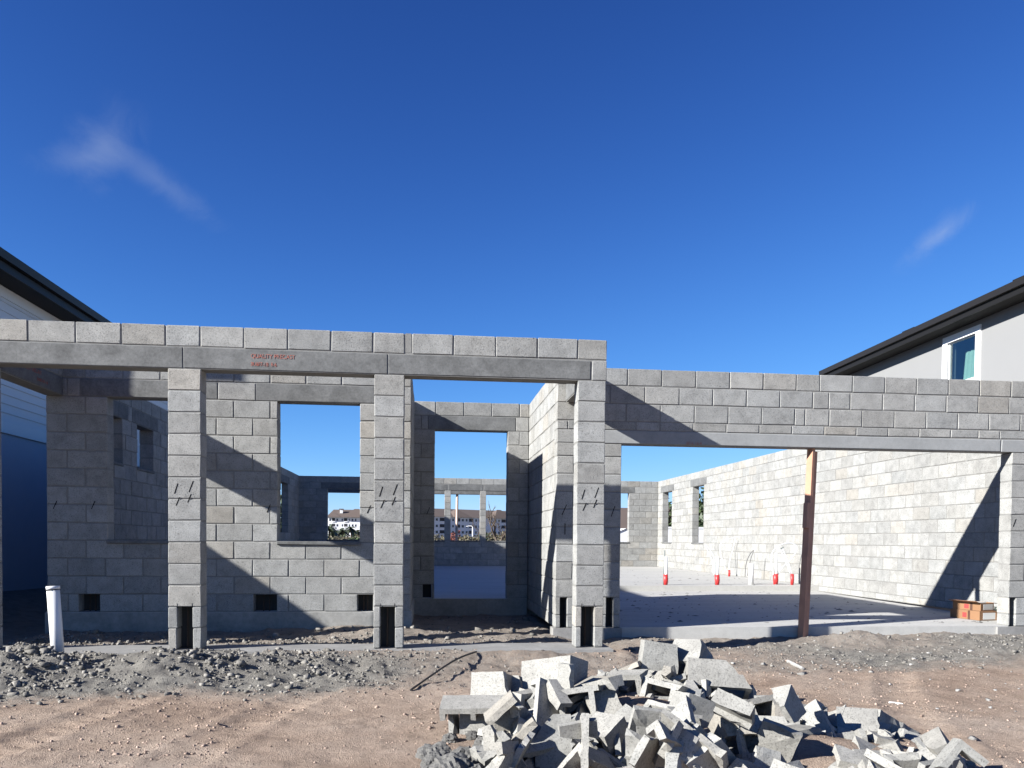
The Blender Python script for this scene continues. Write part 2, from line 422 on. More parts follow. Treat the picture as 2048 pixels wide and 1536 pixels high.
def height(x, y):
    h = -.30 - .010*np.clip(-1.3-y, 0, 8) + .05*(fbm(x, y, .5, 21, 3)-.5)
    h = h + sm(-2.2, -4.0, x)*sm(-1.5, 1.5, y)*.26                          # left side yard
    porch = sm(-2.0, -1.7, x)*sm(4.2, 3.9, x)*sm(-.98, -.8, y)*sm(3, 2.6, y)
    h = h + porch*(.055+.05*(fbm(x, y, 2.2, 31, 4)-.45)+.07*gauss(x, y, 1.9, .1, .5, .3)+.05*gauss(x, y, -1.3, -.2, .6, .4))
    g = grey_mask(x, y)
    h = h + .235*gauss(x, y, -.86, -2.1, .42, .42)*(.7+.6*fbm(x, y, 4, 41, 3))
    h = h + .17*gauss(x, y, .12, -2.12, .55, .38)*(.7+.6*fbm(x, y, 4, 42, 3))
    h = h + .09*gauss(x, y, .75, -1.95, .6, .42)*(.6+.8*fbm(x, y, 4, 44, 3)) + .06*gauss(x, y, 1.9, -1.75, 1.1, .35)
    h = h + .12*gauss(x, y, 7.35, -.42, .55, .22) + .08*gauss(x, y, 4.9, -.55, .5, .25) + .07*gauss(x, y, 8.9, -.6, 1.0, .5)
    h = h + .07*gauss(x, y, 2.66, -5.0, .2, .16)
    h = h + .24*gauss(x, y, 3.72, -4.3, .60, .52) + .14*gauss(x, y, 4.55, -5.0, .52, .47)
    h = h + g*(.10*(fbm(x, y, 4.5, 51, 4, .6)-.5)+.07*(fbm(x, y, 15, 52, 3, .65)-.5))
    near = sm(0, -.6, y)*(1-g)
    for k_, (ox, wd) in enumerate(((.2, .16), (1.55, .16), (6.1, .17), (7.4, .17))):          # wheel tracks across the plot
        d_ = x-ox-.42*(y+3.6)-.25*np.sin(y*.9+k_); band = np.exp(-(d_/wd)**4)
        h = h - near*band*(.012+.010*np.sin(y*46+np.abs(d_)*34+k_))*sm(.35, .6, fbm(x, y, .9, 65+k_, 2)) + near*np.exp(-((np.abs(d_)-wd*1.25)/.06)**2)*.010
    h = h + porch*.06*sm(.12, .42, y)*sm(2.4, 2.2, x)*fbm(x, y, 3, 85, 3)
    h = h + near*(.034*(fbm(x, y, 2.6, 61, 4)-.5)+.024*(fbm(x, y, 12, 62, 3, .7)-.5)
                  + .008*np.maximum(0, np.sin((x*.55+y)*9+3*fbm(x, y, 1.2, 63, 2)))*sm(.55, .7, fbm(x, y, .8, 64, 2)))
    e_ = sm(-1.75, -1.42, y)*sm(-.9, -1.3, y)*sm(4.6, 4.3, x); h = h + e_*(.075+.05*(fbm(x, y, 3.1, 81, 3)-.45))
    e_ = sm(-.55, -.08, y)*sm(.3, .1, y)*sm(4.3, 4.7, x); h = h + e_*(.03+.07*(fbm(x, y, 2.3, 82, 3)-.4))
    return h
def axis(lo, hi, d0, d1, step, g=1.18):
    a = list(np.arange(d0, d1+1e-6, step)); s_ = step; x = d1
    while x < hi: s_ *= g; x += s_; a.append(x)
    s_ = step; x = d0; b = []
    while x > lo: s_ *= g; x -= s_; b.append(x)
    return np.array(b[::-1]+a)
xs = axis(-900, 900, -2.6, 10.2, .034); ys = axis(-60, 1500, -6.2, .6, .027)
GX, GY = np.meshgrid(xs, ys); GZ = height(GX, GY); GM = soft_mask(GX, GY)
far = sm(40, 120, np.hypot(GX, GY)); GZ = GZ*(1-far)+(-.35)*far
inside = (GX > -1.8)*(GX < 10.2)*(GY > 2.8)*(GY < 17) + (GX > 4.2)*(GX < 10.2)*(GY > .15)*(GY < 6) + (GX > -1.7)*(GX < 2.1)*(GY > .6)*(GY < 3)
GZ = np.where(inside > 0, np.minimum(GZ, -.42), GZ)
ny, nx = GX.shape
me = bpy.data.meshes.new('ground')
co = np.stack([GX, GY, GZ], -1).reshape(-1, 3)
idx = np.arange(nx*ny).reshape(ny, nx)
fq = np.stack([idx[:-1, :-1], idx[:-1, 1:], idx[1:, 1:], idx[1:, :-1]], -1).reshape(-1, 4)
me.vertices.add(len(co)); me.vertices.foreach_set('co', co.astype(np.float32).ravel())
me.loops.add(fq.size); me.loops.foreach_set('vertex_index', fq.astype(np.int32).ravel())
me.polygons.add(len(fq)); me.polygons.foreach_set('loop_start', np.arange(0, fq.size, 4, dtype=np.int32))
me.polygons.foreach_set('loop_total', np.full(len(fq), 4, dtype=np.int32))
me.update(calc_edges=True); me.validate()
at = me.attributes.new('spoil', 'FLOAT', 'POINT'); at.data.foreach_set('value', GM.astype(np.float32).ravel())
for p in me.polygons: p.use_smooth = True
def soil_material():
    m, t, b = mat('site_soil'); b.inputs['Roughness'].default_value = .97; b.inputs['Specular IOR Level'].default_value = .08
    tcn = N(t, 'ShaderNodeTexCoord'); v = tcn.outputs['Object']
    at_ = N(t, 'ShaderNodeAttribute'); at_.attribute_name = 'spoil'
    n1 = noise(t, v, .9, 5, .6, .5); n2 = noise(t, v, 7, 5, .65, .3); n3 = noise(t, v, 45, 4, .7); n4 = noise(t, v, 170, 2, .7)
    tan = ramp(t, n1, [(.25, (.30, .215, .160)), (.45, (.43, .325, .250)), (.62, (.49, .385, .305)), (.8, (.48, .395, .325))])
    tan = mixc(t, 1.0, tan, ramp(t, n2, [(.25, .66), (.45, .97), (.75, 1.12)]), 'MULTIPLY')
    gry = ramp(t, n2, [(.25, (.185, .173, .154)), (.5, (.27, .252, .222)), (.75, (.345, .325, .285))])
    e = N(t, 'ShaderNodeMath', operation='ADD'); t.links.new(at_.outputs['Fac'], e.inputs[0])
    e2 = N(t, 'ShaderNodeMath', operation='MULTIPLY_ADD'); t.links.new(n3, e2.inputs[0]); e2.inputs[1].default_value = .9; e2.inputs[2].default_value = -.45
    t.links.new(e2.outputs[0], e.inputs[1])
    c = mixc(t, ramp(t, e.outputs[0], [(.18, 0.0), (.72, 1.0)]), tan, gry)
    c = mixc(t, 1.0, c, (ALB, ALB, ALB), 'MULTIPLY')
    c = mixc(t, 1.0, c, ramp(t, n3, [(.25, .52), (.42, .93), (.65, 1.07), (.85, 1.3)]), 'MULTIPLY')
    c = mixc(t, 1.0, c, ramp(t, n4, [(.28, .62), (.42, 1.0), (.72, 1.08), (.82, 1.3)]), 'MULTIPLY')
    t.links.new(c, b.inputs[0])
    h1 = N(t, 'ShaderNodeMath', operation='MULTIPLY_ADD'); t.links.new(n3, h1.inputs[0]); h1.inputs[1].default_value = 1.0; t.links.new(n4, h1.inputs[2])
    bump(t, b, h1.outputs[0], 1.0, .018)
    return m
SOIL = soil_material()
ground = link('ground', me, SOIL); tag(ground, kind='structure')
def gz(x, y): return float(height(np.array([x]), np.array([y]))[0])

# loose clods, gravel and crumbs: nobody could count them
ICO_V = []; ICO_F = []
ICO_V = np.array([(x, y, z) for x in (-.62, .62) for y in (-.62, .62) for z in (-.62, .62)])
ICO_F = np.array([q for a, b, c, d in ((0, 1, 3, 2), (4, 6, 7, 5), (0, 4, 5, 1), (2, 3, 7, 6), (0, 2, 6, 4), (1, 5, 7, 3)) for q in ((a, b, c), (a, c, d))])
def clods(name, pts, sizes, m, label, cat, flat=.75, amp=.5, sink=.25):
    n = len(pts); nv = len(ICO_V)
    V = ICO_V[None]*(1+NR.uniform(-amp, amp, (n, nv, 3)))
    tl = NR.uniform(-.7, .7, n)[:, None]; V = np.stack([V[..., 0]*np.cos(tl)-V[..., 2]*np.sin(tl), V[..., 1], V[..., 0]*np.sin(tl)+V[..., 2]*np.cos(tl)], -1)
    V = V*np.stack([NR.uniform(.7, 1.3, n), NR.uniform(.7, 1.3, n), NR.uniform(flat*.7, flat*1.3, n)], -1)[:, None]
    a = NR.uniform(0, 6.28, n); ca, sa = np.cos(a)[:, None], np.sin(a)[:, None]
    V = np.stack([V[..., 0]*ca-V[..., 1]*sa, V[..., 0]*sa+V[..., 1]*ca, V[..., 2]], -1)*sizes[:, None, None]
    z = height(pts[:, 0], pts[:, 1]) + sizes*flat*(1-2*sink)*.6
    V = V+np.stack([pts[:, 0], pts[:, 1], z], -1)[:, None]
    F = (ICO_F[None]+(np.arange(n)*nv)[:, None, None]).reshape(-1, 3)
    me = bpy.data.meshes.new(name); me.vertices.add(n*nv); me.vertices.foreach_set('co', V.astype(np.float32).ravel())
    me.loops.add(F.size); me.loops.foreach_set('vertex_index', F.astype(np.int32).ravel())
    me.polygons.add(len(F)); me.polygons.foreach_set('loop_start', np.arange(0, F.size, 3, dtype=np.int32))
    me.polygons.foreach_set('loop_total', np.full(len(F), 3, dtype=np.int32)); me.update(calc_edges=True)
    o = link(name, me, m); tag(o, label, cat, kind='stuff'); return o
def scatter(n, x0, x1, y0, y1, dens):
    p = np.stack([NR.uniform(x0, x1, n), NR.uniform(y0, y1, n)], -1)
    return p[NR.uniform(0, 1, n) < dens(p[:, 0], p[:, 1])]
def crumb_mat(name, base, spread=.35):
    base = kc(base)
    m, t, b = mat(name); b.inputs['Roughness'].default_value = .95; b.inputs['Specular IOR Level'].default_value = .1
    tcn = N(t, 'ShaderNodeTexCoord'); g = N(t, 'ShaderNodeNewGeometry'); v = tcn.outputs['Object']
    c = ramp(t, g.outputs['Random Per Island'], [(0, tuple(x*(1-spread) for x in base)), (.8, tuple(x*(1+spread*.6) for x in base)), (1, tuple(min(.6, x*(1+spread*1.1)) for x in base))])
    n = noise(t, v, 60, 4, .7); c = mixc(t, 1.0, c, ramp(t, n, [(.25, .6), (.5, 1.0), (.8, 1.25)]), 'MULTIPLY')
    t.links.new(c, b.inputs[0]); bump(t, b, n, .8, .01); return m
GREYC = crumb_mat('grey_clod', (.245, .23, .205)); TANC = crumb_mat('tan_crumb', (.40, .30, .24)); PALE = crumb_mat('pale_chip', (.36, .35, .33))
p = scatter(80000, -2.4, 9.9, -3.6, -.15, lambda x, y: np.clip(soft_mask(x, y)-.12, 0, 1)**1.3*np.where(x < 2.2, 1, .5)*(.35+.65*(fbm(x, y, 2.0, 93, 3) > .45)))
blockd = (p[:, 0] > 4.15)*(p[:, 1] > -.05)
p = p[blockd == 0]
sz = np.clip(NR.lognormal(-5.0, .62, len(p)), .002, .036)*np.where(p[:, 0] < 1.6, 1.15, .8)
clods('grey_clods', p, sz, GREYC, 'loose grey clods and gravel spread in front of the porch', 'soil clods')
p = scatter(34000, -2.5, 9.5, -6.0, -1.3, lambda x, y: (1-grey_mask(x, y))*(.25+.75*(fbm(x, y, 1.1, 71, 3) > .52)))
clods('soil_crumbs', p, np.clip(NR.lognormal(-5.6, .55, len(p)), .0015, .014), TANC, 'small tan soil crumbs over the bare ground', 'soil crumbs')
p = scatter(480, 3.4, 9.8, -4.6, -.2, lambda x, y: .4+.6*grey_mask(x, y))
clods('pale_chips', p, np.clip(NR.lognormal(-4.6, .6, len(p)), .004, .04), PALE, 'pale mortar and block chips scattered on the ground', 'chips', .6)
def lumps(items, name, m, label):
    """rough earth lumps: noisy spheres joined into one"""
    bm = bmesh.new(); bmesh.ops.create_icosphere(bm, subdivisions=4, radius=1)
    V0 = np.array([v.co[:] for v in bm.verts]); F0 = [[v.index for v in f.verts] for f in bm.faces]; bm.free(); o_ = MB()
    for i, (x, y, z, r_) in enumerate(items):
        q = V0*1.0; s1 = fbm(q[:, 0]*1.7+q[:, 2]*1.3+i*9, q[:, 1]*1.7-q[:, 2]*1.1+i*5, 1.0, 301, 4, .6)
        s2 = fbm(q[:, 0]*7+q[:, 2]*5+i*3, q[:, 1]*7-q[:, 2]*6, 1.0, 302, 3, .6)
        rr = .62+.75*s1+.34*(s2-.5)
        sc3 = np.array([1.15, .95, .85]); a_ = i*2.1; W_ = q*rr[:, None]*sc3*r_
        W_ = np.stack([W_[:, 0]*math.cos(a_)-W_[:, 1]*math.sin(a_), W_[:, 0]*math.sin(a_)+W_[:, 1]*math.cos(a_), W_[:, 2]], -1)+np.array([x, y, gz(x, y)+z])
        o_.add([tuple(w_) for w_ in W_], F0)
    return tag(o_.build(name, m), label, 'soil clods', kind='stuff')
WET = crumb_mat('wet_spoil', (.13, .126, .118), .2)
lumps([(*px(u_, v_, 'Z', -.32).xy, .01, r_) for u_, v_, r_ in ((868, 1512, .075), (900, 1482, .05), (930, 1524, .09), (972, 1498, .065), (1002, 1530, .085), (872, 1545, .08), (1026, 1510, .05), (945, 1478, .04), (985, 1475, .03), (905, 1555, .09), (960, 1560, .1))],
      'wet_clods', WET, 'big dark lumps of wet spoil at the foot of the rubble heap')
p = scatter(900, 2.35, 3.1, -5.3, -4.6, lambda x, y: grey_mask(x, y))
clods('wet_crumbs', p, np.clip(NR.lognormal(-4.6, .5, len(p)), .004, .025), WET, 'dark crumbs round the lumps of wet spoil', 'soil clods', .8)
p = scatter(1500, -1.6, 3.9, -.9, 2.4, lambda x, y: .75*(fbm(x, y, 2, 91, 3) > .45))
p = p[((p[:, 0] < 2.3)*(p[:, 1] > .4)) == 0]
clods('porch_clods', p, np.clip(NR.lognormal(-4.5, .6, len(p)), .004, .05), GREYC, 'clods lying on the unfinished porch floor', 'soil clods')

# ------------------------------------------------------------------ concrete slabs and footings
def slab(name, boxes, m, kind='structure'):
    b = MB()
    for a, c in boxes: b.box(a, c)
    return tag(b.build(name, m), kind=kind)
o = MB()
prof = [(-1.85, .442), (2.245, .442), (2.245, 2.528), (3.886, 2.528), (3.886, 2.76), (4.106, 2.76), (4.106, 5.85), (10.28, 5.85), (10.28, 17.1), (-1.85, 17.1)]
n = len(prof)
o.add([(x, y, 0.0) for x, y in prof]+[(x, y, -.5) for x, y in prof], [tuple(range(n)), tuple(reversed(range(n, 2*n)))]+[(i, i+n, (i+1) % n+n, (i+1) % n) for i in range(n)])
me = o.mesh('house_floor_slab'); bm = bmesh.new(); bm.from_mesh(me); bmesh.ops.recalc_face_normals(bm, faces=bm.faces)
bmesh.ops.triangulate(bm, faces=[f for f in bm.faces if len(f.verts) > 4]); bm.to_mesh(me); bm.free()
tag(link('house_floor_slab', me, SLAB), kind='structure')
o = MB(); zf, zb = -.143, -.10
o.add([(4.66, -.012, zf), (9.50, -.012, zf), (9.50, .21, zf), (10.07, .21, zf), (10.07, 5.849, zb), (4.107, 5.849, zb), (4.107, .21, zf), (4.66, .21, zf)]+
      [(x, y, -.5) for x, y in ((4.66, -.012), (9.50, -.012), (9.50, .21), (10.07, .21), (10.07, 5.849), (4.107, 5.849), (4.107, .21), (4.66, .21))],
      [tuple(range(8)), tuple(reversed(range(8, 16)))]+[(i, i+8, (i+1) % 8+8, (i+1) % 8) for i in range(8)])
me = o.mesh('garage_floor_slab'); bm = bmesh.new(); bm.from_mesh(me); bmesh.ops.recalc_face_normals(bm, faces=bm.faces); bmesh.ops.triangulate(bm, faces=[f for f in bm.faces if len(f.verts) > 4]); bm.to_mesh(me); bm.free()
tag(link('garage_floor_slab', me, SLAB), kind='structure')
STEM = make_conc('stem_wall_concrete', (.31, .305, .285), .32, sc_=2.2, bmp=.5)
slab('stem_wall', [((-1.856, .436, -.45), (2.25, .4415, -.004)), ((2.2455, 2.5225, -.45), (3.8855, 2.5275, -.004))], STEM)
slab('porch_footing', [((-1.98, -1.40, -.45), (4.25, -.86, -.207))], FOOT)
slab('garage_footing', [((3.87, -.03, -.5), (4.675, .21, -.150)), ((9.34, -.045, -.5), (10.29, .205, -.150))], FOOT)

# ------------------------------------------------------------------ the unfinished block house
house = empty('block_house', (0, 0, -.2))
tag(house, 'roofless unfinished house of bare grey concrete blocks with porch and garage opening', 'house')
class _H: pass
HP = house
def put(core): 
    core.matrix_parent_inverse = Matrix.Translation((0, 0, .2)); return core
def W(name, axis, f0, f1, label=None, cap=300): return Wall(name, HP, axis, f0, f1, label, cap)

def column(x0, x1, hole, label, marks=True):
    wl_ = W('porch_column', 'x', -1.245, -1.045, label)
    for k in range(1, 12): wl_.piece(x0, x1, k*C, (k+1)*C)
    wl_.corebox(x0, x1, C, 12*C)
    h0, h1 = hole
    for k in (-1, 0):
        g = .004 if k == -1 else 0
        wl_.piece(x0, h0-g, k*C, (k+1)*C); wl_.piece(h1+g, x1, k*C, (k+1)*C)
        wl_.corebox(x0, h0-g, k*C, (k+1)*C, e=.012); wl_.corebox(h1+g, x1, k*C, (k+1)*C, e=.012)
    wl_.corebox(h0-.03, h1+.03, -C, C, f0=-1.095)
    core = put(wl_.finish())
    r = MB().tube([(h0+.45*(h1-h0), -1.13, -.2), (h0+.47*(h1-h0), -1.13, .199)], .008, 7).build('rebar', STEEL, core)
    b = MB().box((h0-.012, -1.098, -.2), (h1+.012, -1.0965, .195)).build('void_shade_panel', VOID_SHADE, core)
    for xx in (h0-.004, h1+.001):
        MB().box((xx, -1.2475, C+.002), (xx+.003, -1.2440, C+.032)).build('saw_cut', BLACK, core)
    if marks:
        mx_ = (x0+x1)/2
        wl_.strokes(core, [(mx_-.075, 1.315, .10, .30), (mx_+.06, 1.335, .11, .36), (mx_-.06, 1.195, .085, .40), (mx_+.045, 1.225, .085, .36)], -1.2458)
    return core
column(-1.87, -1.552, (-1.78, -1.65), 'porch column at the left edge of the picture', False)
column(.004, .312, (.092, .222), 'leftmost full porch column, beside the white pipe')
column(1.912, 2.206, (1.985, 2.115), 'middle porch column left of the entry')
column(3.894, 4.183, (3.962, 4.082), 'right porch column between entry and garage')

b1 = W('porch_beam', 'x', -1.245, -1.045, 'beam of precast lintels and one block course over the porch columns')
z12, z13, z14 = 12*C, 13*C, 14*C
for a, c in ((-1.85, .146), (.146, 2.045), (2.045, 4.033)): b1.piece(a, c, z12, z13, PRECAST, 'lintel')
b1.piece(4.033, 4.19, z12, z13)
js = [-1.85, -1.63, -1.223, -.807, -.402, -.009, .302, .702, 1.104, 1.507, 1.902, 2.204, 2.273, 2.671, 3.084, 3.492, 3.892, 4.19]
for a, c in zip(js[:-1], js[1:]):
    if c-a > .1: b1.piece(a, c, z13, z14)
b1.corebox(-1.85, 4.19, z12, z14-.012)
core = put(b1.finish())
MB().box((2.211, -1.240, z13+.012), (2.266, -1.05, z14-.006)).build('mortar_fill', MORTAR, core)
text_part('stencil_lettering', 'QUALITY PRECAST', .056, (.765, -1.2475, 2.556), (math.pi/2, 0, 0), REDPAINT, core, .86)
text_part('stencil_lettering', '8U8F7-1B  8-6', .050, (.765, -1.2475, 2.482), (math.pi/2, 0, 0), REDPAINT, core, .80)

b2 = W('porch_return_beam', 'y', -1.85, -1.65, 'left return beam in shade, running back to the porch wall')
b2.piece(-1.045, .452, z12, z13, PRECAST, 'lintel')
b2.course(-1.045, .452, z13, z14, -.85, top=True, core=False); b2.corebox(-1.045, .452, z12, z14-.012)
core = put(b2.finish())
text_part('stencil_lettering', 'QUALITY PRECAST', .056, (-1.6475, -.48, 2.565), (math.pi/2, 0, math.pi/2), REDPAINT, core, .9)
text_part('stencil_lettering', '8U8F7-1B  6-0', .05, (-1.6475, -.15, 2.49), (math.pi/2, 0, math.pi/2), REDPAINT, core, .8)
b3 = W('porch_return_beam', 'y', 3.99, 4.19, 'right return beam running back from the right porch column')
b3.piece(-1.045, 0, z12, z13, PRECAST, 'lintel'); b3.course(-1.045, 0, z13, z14, -.85, top=True, core=False); b3.corebox(-1.045, 0, z12, z14-.012)
put(b3.finish())

# porch back wall with two window openings
pb = W('porch_wall', 'x', .452, .652, 'shaded porch wall with two window openings')
W1, W2 = (-1.178, -.248), (.705, 1.635)
for k in range(14):
    off = .21 if k % 2 else .014
    holes = []; lint = []
    if k == 0: holes = [(-1.495, -1.273), (.434, .689), (1.623, 1.791)]
    if 4 <= k <= 11: holes = [W1, W2]
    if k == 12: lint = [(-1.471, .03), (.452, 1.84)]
    pb.course(-1.84, 2.235, k*C, (k+1)*C, off, holes, lint, top=(k == 13))
core = put(pb.finish())
for a, c in (W1, W2):
    me = block_mesh(c-a+.03, .235, .042, PRECAST, 9, .006); s_ = link('window_sill', me, None, core); s_.location = ((a+c)/2, .545, 4*C-.012)
for a, c in ((-1.495, -1.273), (.434, .689), (1.623, 1.791)):
    MB().box((a-.01, .60, .004), (c+.01, .606, C)).build('void_shade_panel', VOID_SHADE, core)
    for q in (.35, .62): MB().tube([(a+(c-a)*q, .56, .0), (a+(c-a)*q, .56, C)], .008, 6).build('rebar', STEEL, core)
pb.strokes(core, [(-1.745, 1.21, .10, .4), (-1.335, 1.215, .10, .4), (.60, 1.20, .10, .4), (1.745, 1.205, .10, .42)], .4505)

ew = W('entry_wall', 'y', 2.035, 2.235, 'left side wall of the entry recess')
for k in range(14): ew.course(.652, 2.538, k*C, (k+1)*C, .75 if k % 2 else .95, top=(k == 13))
put(ew.finish())
dw = W('door_wall', 'x', 2.538, 2.738, 'wall round the entry door opening at the back of the recess')
for k in range(14):
    holes = [(2.535, 3.58)] if k <= 11 else []; lint = [(2.43, 3.70)] if k == 12 else []
    if k == 0: holes = [(2.37, 2.486), (2.535, 3.58)]
    dw.course(2.035, 3.896, k*C, (k+1)*C, 2.13 if k % 2 else 2.33, holes, lint, top=(k == 13))
core = put(dw.finish())
MB().box((2.36, 2.70, .004), (2.49, 2.706, C)).build('void_shade_panel', VOID_SHADE, core)
dw.strokes(core, [(2.44, 1.27, .11, .4)], 2.5365)
er = W('entry_wall', 'y', 3.896, 4.096, 'sunlit right side wall of the entry recess')
for k in range(-1, 14):
    er.course(.2, 2.738, k*C if k >= 0 else -.147, (k+1)*C, .30 if k % 2 else .505, top=(k == 13))
put(er.finish())

# garage front
gf = W('garage_wall', 'x', 0.0, .2, 'garage front wall with wide door opening under a long lintel')
zl0, zl1 = 1.975, 2.133
JL, JR = 4.658, 9.503
for k in range(-1, 10):
    z0 = k*C if k >= 0 else -.147; z1 = (k+1)*C if k < 9 else zl0
    if k <= 0:
        hl, hr = (4.497, 4.574), (9.535, 9.60); hl2 = (3.958, 4.028)
        gf.course(3.892, JL, z0, z1, 0, joints=[4.28], holes=[hl2, hl]); gf.course(JR, 10.27, z0, z1, 0, joints=[9.9], holes=[hr])
    else:
        gf.course(3.892, JL, z0, z1, 0, joints=[4.30] if k % 2 else [4.095, 4.30])
        gf.course(JR, 10.27, z0, z1, 0, joints=[9.91] if k % 2 else [9.706, 10.11])
gf.course(3.892, 4.25, zl0, zl1, 0, joints=[]); gf.piece(4.25, 9.361, zl0, zl1, GLINTEL, 'lintel'); gf.piece(9.361, 10.27, zl0, zl1, GLINTEL, 'lintel')
gf.corebox(4.25, 10.27, zl0+.004, zl1)
js = [3.892+.0]; x = 4.05
thin = [4.02]
while thin[-1] < 10.0: thin.append(thin[-1]+RNG.choice([.40, .40, .36, .28, .40]))
gf.course(3.892, 10.27, zl1, 11*C, 0, joints=thin)
j13 = [4.307]+[4.713+i*L for i in range(6)]+[7.035+i*L for i in range(8)]
j12 = [4.10, 4.51]+[4.92+i*L for i in range(6)]+[7.15]+[7.42+i*L for i in range(8)]
j11 = [4.30]+[4.70+i*L for i in range(6)]+[6.86, 7.16]+[7.57+i*L for i in range(7)]
for k, j in ((11, j11), (12, j12), (13, j13)): gf.course(3.892, 10.27, k*C, (k+1)*C, 0, joints=j, top=(k == 13))
core = put(gf.finish())
for a, c in ((3.958, 4.028), (4.497, 4.574), (9.535, 9.60)):
    MB().box((a-.01, .155, -.146), (c+.01, .158, C)).build('void_shade_panel', VOID_SHADE, core)
gf.strokes(core, [(3.99, 1.21, .13, .42), (4.00, .99, .13, .0), (4.56, 1.2, .13, .34), (9.56, 1.12, .10, .36)], -.0015)
text_part('stencil_lettering', '8F16 16-4', .05, (5.42, -.0015, 1.985), (math.pi/2, 0, 0), REDPAINT, core, .9)

# long right wall, back wall, left wall, rear porch beam
rw = W('side_wall', 'y', 10.069, 10.27, 'long sunlit right wall of the house with two narrow windows')
for k in range(-1, 14):
    z0 = k*C if k >= 0 else -.10
    off = (9.139 if k % 2 else 9.139+L/2)
    holes = [(12.459, 13.407), (15.359, 16.352)] if 4 <= k <= 11 else []; lint = [(12.26, 13.61), (15.16, 16.55)] if k == 12 else []
    rw.course(.2, 5.85 if k < 0 else 17.09, z0, (k+1)*C, off % L, holes, lint, top=(k == 13))
core = put(rw.finish())
for a, c in ((12.459, 13.407), (15.359, 16.352)):
    me = block_mesh(c-a+.03, .235, .042, PRECAST, 9, .006); s_ = link('window_sill', me, None, core); s_.location = (10.165, (a+c)/2, 4*C-.012); s_.rotation_euler = (0, 0, math.pi/2)
bw = W('back_wall', 'x', 16.888, 17.088, 'back wall of the house with window openings')
BH = [(-.757, 1.05), (1.93, 2.968), (3.178, 4.121), (4.325, 5.30), (8.15, 9.081)]
for k in range(14):
    holes = BH if 4 <= k <= 11 else []; lint = [(-.96, 1.25), (1.75, 3.06), (3.08, 4.22), (4.24, 5.5), (7.95, 9.29)] if k == 12 else []
    bw.course(-1.84, 10.069, k*C, (k+1)*C, (9.86 if k % 2 else 9.66) % L, holes, lint, top=(k == 13))
core = put(bw.finish())
for a, c in BH:
    me = block_mesh(c-a+.03, .235, .042, PRECAST, 9, .006); s_ = link('window_sill', me, None, core); s_.location = ((a+c)/2, 16.98, 4*C-.012)
lw = W('side_wall', 'y', -1.84, -1.64, 'shaded left wall of the house with small high windows')
LH = [(1.60, 2.167), (2.72, 3.371)]; LB = [(13.3, 14.93)]
for k in range(14):
    holes = (LH if 9 <= k <= 11 else []) + (LB if 5 <= k <= 11 else [])
    lint = [(1.40, 2.37), (2.52, 3.57), (13.1, 15.13)] if k == 12 else []
    lw.course(.652, 16.888, k*C, (k+1)*C, .05 if k % 2 else .25, holes, lint, top=(k == 13))
core = put(lw.finish())
for a, c in LH:
    me = block_mesh(c-a+.03, .225, .042, PRECAST, 9, .006); s_ = link('window_sill', me, None, core); s_.location = (-1.74, (a+c)/2, 9*C-.012); s_.rotation_euler = (0, 0, math.pi/2)
rb = W('rear_porch_beam', 'x', 19.0, 19.2, 'rear porch beam seen through the house')
for a, c in ((-1.84, 1.6), (1.6, 5.5)): rb.piece(a, c, z12, z13, PRECAST, 'lintel')
rb.course(-1.84, 5.5, z13, z14, .1, top=True, core=False); rb.corebox(-1.84, 5.5, z12, z14-.012)
for a in (-1.84, 5.2):
    for k in range(-1, 12): rb.piece(a, a+.3, k*C, (k+1)*C)
    rb.corebox(a, a+.3, -.3, z12)
put(rb.finish())
slab('rear_porch_slab', [((-1.9, 17.11, -.5), (5.55, 19.3, -.12))], FOOT)

def droppings(n, x0, x1, y0, y1, zf, name, label):
    """mortar splats and crumbs on a flat floor"""
    o_ = MB(); r = random.Random(77)
    for _ in range(n):
        x, y = r.uniform(x0, x1), r.uniform(y0, y1); s_ = min(.05, r.lognormvariate(-4.3, .6)); h_ = s_*r.uniform(.15, .5); k = r.randrange(6, 9); z = zf(y)
        ring = [(x+math.cos(6.283*i/k)*s_*r.uniform(.6, 1.3), y+math.sin(6.283*i/k)*s_*r.uniform(.6, 1.3), z+.0005) for i in range(k)]
        o_.add(ring+[(x+s_*.1, y, z+h_)], [(i, (i+1) % k, k) for i in range(k)])
    return tag(o_.build(name, MORTAR), label, 'mortar', kind='stuff')
droppings(420, 4.8, 9.9, .3, 5.7, lambda y: -.143+.0073*y+.001, 'mortar_droppings', 'mortar droppings and crumbs on the garage floor slab')
droppings(260, 4.6, 9.9, 6.0, 14, lambda y: .001, 'mortar_droppings', 'mortar droppings on the house floor slab behind the garage')

